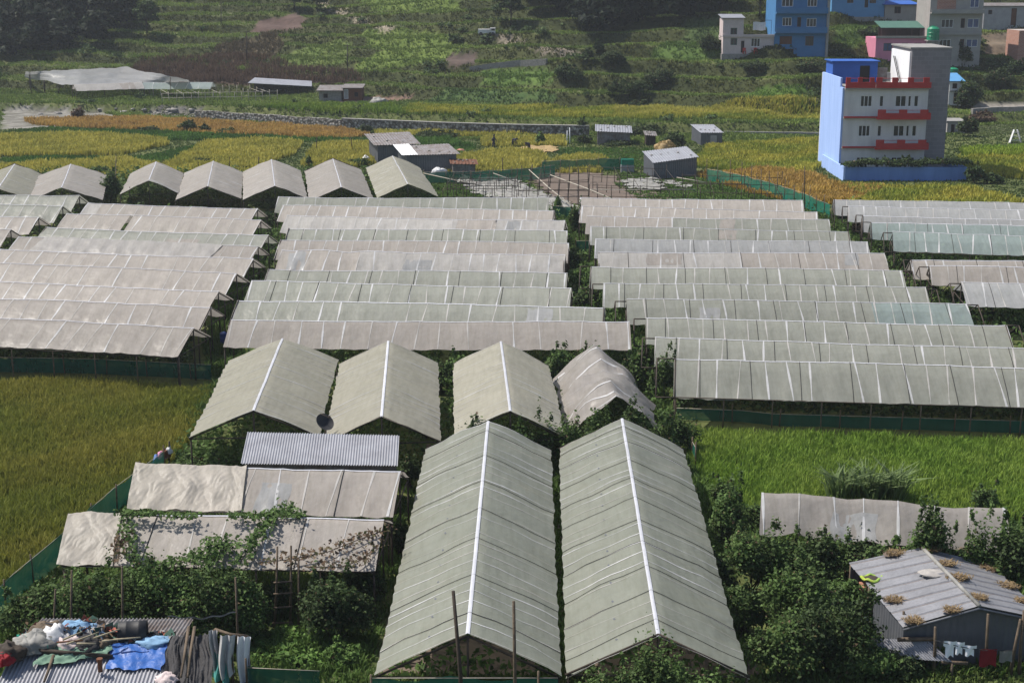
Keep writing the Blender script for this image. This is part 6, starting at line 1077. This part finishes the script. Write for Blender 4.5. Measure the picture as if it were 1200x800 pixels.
for i, (x, y, w, h, lb, p) in enumerate(((130, 238, 30, 40, 'bush between second and third back row greenhouses', 'green'), (118, 206, 26, 16, 'bush behind the second back row greenhouse', 'green'), (46, 216, 16, 14, 'shrub between the two leftmost back row greenhouses', 'dark'), (160, 246, 42, 18, 'pumpkin vine below the third back row greenhouse', 'pumpkin'), (198, 245, 44, 18, 'pumpkin vine between third and fourth back row greenhouses', 'pumpkin'), (236, 243, 46, 18, 'pumpkin vine below the fourth back row greenhouse', 'pumpkin'), (276, 244, 44, 18, 'pumpkin vine between fourth and fifth back row greenhouses', 'pumpkin'), (312, 248, 40, 24, 'leafy vine below the fifth back row greenhouse', 'green'), (345, 236, 40, 10, 'vine below the gap beside the sixth back row greenhouse', 'dark'), (318, 270, 30, 26, 'dark shrub at the right end of the left block rear', 'dark'), (362, 195, 10, 14, 'shrub behind the sixth back row greenhouse', 'green'), (418, 195, 34, 12, 'weedy bush behind the seventh back row greenhouse', 'green'), (235, 192, 26, 9, 'small shrub in the yellow rice behind the back row', 'dark'))): BU(x, y, w, h, lb, p, None, .2, g=bg_)
fgp = 'shrubs on the bund behind the rice'
for (x, y, w, h, lb, p) in ((220, 155, 22, 16, 'dark round shrub on the bund under the orange rice'), (240, 156, 18, 12, 'second dark shrub on the bund beneath the orange rice'), (266, 157, 22, 10, 'low wide shrub on the bund, right of the two dark ones'), (180, 156, 36, 10, 'grassy shrub at the left end of the bund'), (428, 157, 16, 14, 'shrub at the join of the rubble and mortar walls'), (633, 170, 13, 17, 'bright green shrub right of the three people'), (505, 162, 60, 12, 'long weedy shrub below the mortar wall'), (95, 140, 22, 16, 'reddish shrub by the stony bed'), (684, 168, 22, 11, 'clipped round bush beside the white gate posts'), (683, 160, 14, 24, 'dark upright conifer beside the hut'), (718, 158, 44, 12, 'vine over the hut roof'), (722, 171, 36, 9, 'clipped hedge before the hut'), (757, 160, 60, 16, 'broad green bush behind the lean-to'), (789, 172, 34, 24, 'dark round bush between haystack and small shed')) and [(a + ('dark' if 'dark' in a[4] else 'dry' if 'reddish' in a[4] else 'fresh' if 'bright' in a[4] else 'hill',)) for a in ((220, 155, 22, 16, 'dark round shrub on the bund under the orange rice'), (240, 156, 18, 12, 'second dark shrub on the bund beneath the orange rice'), (266, 157, 22, 10, 'low wide shrub on the bund, right of the two dark ones'), (180, 156, 36, 10, 'grassy shrub at the left end of the bund'), (428, 157, 16, 14, 'shrub at the join of the rubble and mortar walls'), (633, 170, 13, 17, 'bright green shrub right of the three people'), (505, 162, 60, 12, 'long weedy shrub below the mortar wall'), (95, 140, 22, 16, 'reddish shrub by the stony bed'), (684, 168, 22, 11, 'clipped round bush beside the white gate posts'), (683, 160, 14, 24, 'dark upright conifer beside the hut'), (718, 158, 44, 12, 'vine over the hut roof'), (722, 171, 36, 9, 'clipped hedge before the hut'), (757, 160, 60, 16, 'broad green bush behind the lean-to'), (789, 172, 34, 24, 'dark round bush between haystack and small shed'))]: BU(x, y, w, h, lb, p, None, .26, g=fgp)
hgp = 'trees and large shrubs on the slope'
for (x, y, w, h, lb, p) in ((663, 97, 38, 26, 'large dark shrub at the foot of the bright terrace', 'dark'), (630, 63, 0, 0, '', ''), (534, 52, 24, 14, 'dark round shrub on the bright green terrace', 'dark'), (701, 62, 14, 16, 'small dark tree below the centre wood', 'dark'), (690, 70, 16, 16, 'shrub at the end of the path on the slope', 'dark'), (735, 112, 60, 24, 'dark scrub mass on the bank right of the bright terraces', 'dark'), (720, 80, 40, 24, 'scrub on the bank above the dark mass', 'hill'), (770, 100, 40, 24, 'scrub right of the dark mass on the bank', 'hill'), (747, 128, 24, 14, 'shrub at the edge of the bench near the hut', 'hill'), (1020, 40, 50, 10, 'green shrub below the light blue house', 'hill'), (985, 68, 40, 12, 'shrub right of the foot of the teal apartment house', 'dark'), (1010, 73, 50, 9, 'dark hedge before the pink house', 'dark'), (1137, 128, 40, 46, 'bushy dark tree right of the small white house', 'dark'), (1130, 78, 22, 30, 'round tree before the tall grey house', 'hill'), (1136, 160, 30, 26, 'shrub with long leaves beside the low block shed', 'hill'), (1150, 142, 40, 14, 'reddish brown shrub at the terrace wall', 'dry'), (1170, 105, 50, 30, 'dense scrub on the right hand terraces', 'hill'), (1185, 88, 40, 22, 'dark scrub below the brick house', 'dark'), (1142, 215, 26, 26, 'dark shrub right of the blue garden wall', 'dark'), (1165, 215, 30, 14, 'low dark shrub on the bund beyond the garden wall', 'dark'), (880, 84, 50, 16, 'scrub below the pale pink house', 'hill'), (830, 60, 40, 22, 'scrub left of the pale pink house', 'hill'), (950, 80, 50, 12, 'scrub below the teal apartment house', 'hill')):
    if w: BU(x, y, w, h, lb, p, None, .32, g=hgp, ter=True)
for i, (x, y, h, r, lb, p) in enumerate(((25, 30, 8, 2.6, 'pale crowned tree in the dark wood at upper left', 'hill'), (172, 40, 6, 2.4, 'tree at the right edge of the upper left wood', 'dark'), (598, 30, 6.5, 2.4, 'tree at the left edge of the centre wood', 'dark'), (890, 18, 6, 2.3, 'tree above the pale pink house', 'dark'), (845, 14, 6, 2.5, 'tree at the right edge of the centre wood', 'dark'), (345, 12, 4, 1.6, 'small tree above the brown dirt patch', 'dark'), (372, 14, 4.5, 1.8, 'small tree right of the brown dirt patch', 'hill'))): tree(PT(x, y), h, r, lb, p, 2200, .32, hgp)
def BY(x, ytop, Y, wpx, label, p='green', g=None, size=.11, n=3000, k=9, ybot=None):
    c = Vector((Q(x, 400, Y).x, Y, 0)); w = Q(x+wpx/2, ytop, Y).x-Q(x-wpx/2, ytop, Y).x; h = Q(x, ytop, Y).z; c.x = Q(x, ytop, Y).x; return bush(c, w/2, min(w*.4, 1.3), h*1.03, label, n, size, p, k, 'bush', g)
dg = 'bushes behind the two large greenhouses'
BY(560, 482, 59.8, 60, 'bush before the third cream greenhouse gable, above the left large ridge', 'dark', dg); BY(612, 478, 59.8, 60, 'bush at the left foot of the third cream greenhouse front', 'green', dg); BY(655, 470, 60, 60, 'bush between the third cream and the collapsed greenhouse fronts', 'green', dg); BY(697, 464, 60, 66, 'tall bush right before the collapsed greenhouse', 'green', dg, n=3800); BY(740, 466, 60, 64, 'bush at the right front of the collapsed greenhouse', 'dark', dg, n=3600); BY(775, 470, 60.5, 56, 'bush where the collapsed greenhouse meets the lane', 'green', dg)
BY(520, 409, 73.6, 60, 'creeper bush topping the gap between second and third cream greenhouse', 'green', dg, .14); BY(657, 404, 73.6, 56, 'bush top between third cream and collapsed greenhouse', 'green', dg, .14); BY(690, 398, 74, 50, 'bush behind the ridge of the collapsed greenhouse', 'green', dg, .14); BY(742, 412, 73, 44, 'bush at the right back of the collapsed greenhouse', 'green', dg, .14)
wg = 'bushes before the white fabric greenhouse'
wa_, wb_ = P(892, 580, 2.6), P(1180, 598, 2.6)
def YW(x): return wa_.y+(wb_.y-wa_.y)*(x-892)/288-2.35
BY(1097, 578, YW(1097), 62, 'round upright shrub hiding the middle of the white fabric', 'green', wg, n=3800); BY(1166, 588, YW(1166), 76, 'tall loose shrub at the right end before the white fabric', 'green', wg, n=3600); BY(1040, 630, YW(1040), 80, 'low bush under the middle of the white fabric', 'green', wg); BY(955, 620, YW(955), 76, 'low bush under the left half of the white fabric', 'dark', wg); BY(1195, 604, YW(1195)-.4, 60, 'bush at the right edge above the metal roof', 'dark', wg)
# long grass clumps before the fresh rice
for x, w, lb in ((988, 36, 'left clump of tall arching grass behind the white fabric'), (1016, 26, 'middle clump of tall arching grass behind the white fabric'), (1044, 34, 'right clump of tall arching grass behind the white fabric')):
    c = P(x, 590, 0); k = 45; V, T, cc = blades(c.x+NR.normal(size=k)*.22, c.y+NR.normal(size=k)*.2, np.zeros(k), 1.75, .10, 3, .08, .72, np.tile((.07, .12, .03), (k, 1)), np.tile((.13, .20, .06), (k, 1)), np.tile((.17, .22, .10), (k, 1))); o = npmesh('grass_clump', V-np.array(c), T, 'blade', None, cc); o.location = c; tag(o, lb, 'grass clump', 'tall grass clumps')
# creepers over the lower left roofs
def vine(path, label, n, p='green', sp=.22, size=.095, hr=2.95, t0=605, t1=668, dry=False):
    pts = [P(x, y, hr-max(0, min(1.05, (y-t0)/(t1-t0)))+.06) for x, y in path]; root = empty('creeper', pts[0], label, 'creeper', 'creepers over the lower left roofs')
    MB().tube(pts, .018, 5).build('stem', 'wood_dark', root); i = NR.integers(0, len(pts)-1, n); t = NR.random((n, 1)); A = np.array([list(q) for q in pts]); c = A[i]*(1-t)+A[i+1]*t+NR.normal(size=(n, 3))*np.array([sp, sp, .05])+np.array([0, 0, .06])
    V, Fc = leaves(c, NR.normal(size=(n, 3))*.5+np.array([0, -.4, .9]), np.full(n, size)); npmesh('foliage', V, Fc, 'leaf', root, np.repeat(pal(p, n), 4, 0))
vine([(148, 600), (150, 618), (154, 640), (157, 662)], 'creeper hanging down the left end of the lower roof, right of the cream cloth', 260, sp=.14)
vine([(340, 592), (318, 605), (305, 625), (292, 640), (280, 662)], 'green creeper climbing across the middle of the lower roof', 496, sp=.2)
vine([(262, 632), (245, 640), (232, 655), (205, 660), (180, 664)], 'creeper along the lower edge of the creeper roof, left part', 496, sp=.24); vine([(270, 640), (250, 650), (240, 664)], 'short green creeper left of the middle of the lower roof', 260, sp=.22)
vine([(448, 622), (420, 632), (385, 646), (340, 655), (300, 660)], 'dry brown creeper trailing over the right part of the lower roof', 273, 'dry', .26, .09); vine([(440, 640), (425, 655), (400, 664), (360, 664)], 'second dry brown creeper at the lower right corner of the roof', 176, 'dry', .26, .09); vine([(150, 625), (140, 640), (138, 660)], 'small dry creeper beside the cream cloth', 160, 'dry', .16, .09)
vine([(140, 603), (180, 604), (230, 607)], 'green creeper along the ridge of the lower roof, left', 235, sp=.14); vine([(268, 606), (300, 606), (340, 600), (350, 606)], 'green creeper along the ridge of the lower roof, right', 322, sp=.18)
# leaf vegetables in the plot
X, Y = polyscatter([P(x, y)[:2] for x, y in [(298, 778), (296, 752), (330, 738), (400, 742), (425, 770), (400, 784)]], 26); n = len(X); k = 7; c = np.stack([np.repeat(X, k), np.repeat(Y, k), np.full(n*k, .12)], 1)+NR.normal(size=(n*k, 3))*np.array([.1, .1, .06]); c[:, 2] = np.abs(c[:, 2])
V, Fc = leaves(c, NR.normal(size=(n*k, 3))*.5+np.array([0, 0, 1]), np.full(n*k, .14), 1.3); tag(npmesh('leaf_vegetables', V, Fc, 'leaf', None, np.repeat(pal('fresh', n*k), 4, 0)), 'bright leafy vegetables in the small plot beside the ladder', 'vegetables', kind='stuff')
# ---------------------------------------------------------------- light, sky, camera
EL, AZX, AZY = math.radians(56), -.93, .37
sv = Vector((AZX*math.cos(EL), AZY*math.cos(EL), math.sin(EL))).normalized()
w = bpy.data.worlds.new('World'); S.world = w; w.use_nodes = True; nt = w.node_tree; nt.nodes.clear()
sk = nt.nodes.new('ShaderNodeTexSky'); sk.sky_type = 'NISHITA'; sk.sun_disc = False; sk.sun_elevation = EL; sk.sun_rotation = math.atan2(sv.x, sv.y); sk.dust_density = 1.5; sk.air_density = 1.0
bg = nt.nodes.new('ShaderNodeBackground'); bg.inputs[1].default_value = .085; wo = nt.nodes.new('ShaderNodeOutputWorld')
nt.links.new(sk.outputs[0], bg.inputs[0]); nt.links.new(bg.outputs[0], wo.inputs[0])
sl = bpy.data.lights.new('sun', 'SUN'); sl.energy = 4.0; sl.angle = math.radians(.53); sl.color = (1, .945, .86)
so = bpy.data.objects.new('sun', sl); COL.objects.link(so); so.rotation_euler = sv.to_track_quat('Z', 'Y').to_euler(); so.location = (-60, 40, 90)
cam = bpy.data.cameras.new('camera'); cam.sensor_width = 36; cam.lens = F/1200*36; cam.clip_end = 2000; cam.clip_start = .5
co = bpy.data.objects.new('camera', cam); COL.objects.link(co); co.location = (0, 0, HC); co.rotation_euler = (math.pi/2-PIT, 0, 0); S.camera = co
S.view_settings.view_transform = 'Standard'; S.view_settings.look = 'None'; S.view_settings.gamma = 1; S.view_settings.exposure = 0.78; S.view_settings.use_curve_mapping = False
S.cycles.max_bounces = 8; S.cycles.transparent_max_bounces = 12; S.cycles.diffuse_bounces = 3

# ---------------------------------------------------------------- valley haze
m, nt, out = newmat('haze'); pv = N(nt, 'ShaderNodeVolumePrincipled'); pv.inputs['Density'].default_value = 0.0002; pv.inputs['Color'].default_value = (.86, .92, 1, 1); pv.inputs['Anisotropy'].default_value = .2; nt.links.new(pv.outputs[0], out.inputs['Volume'])
zt = float(GZ.max())+6; MB().span(-345, 355, -12, 420, float(GZ.min())-1.5, zt).build('haze', 'haze', None, 'thin pale haze filling the valley', 'haze', None, 'stuff')
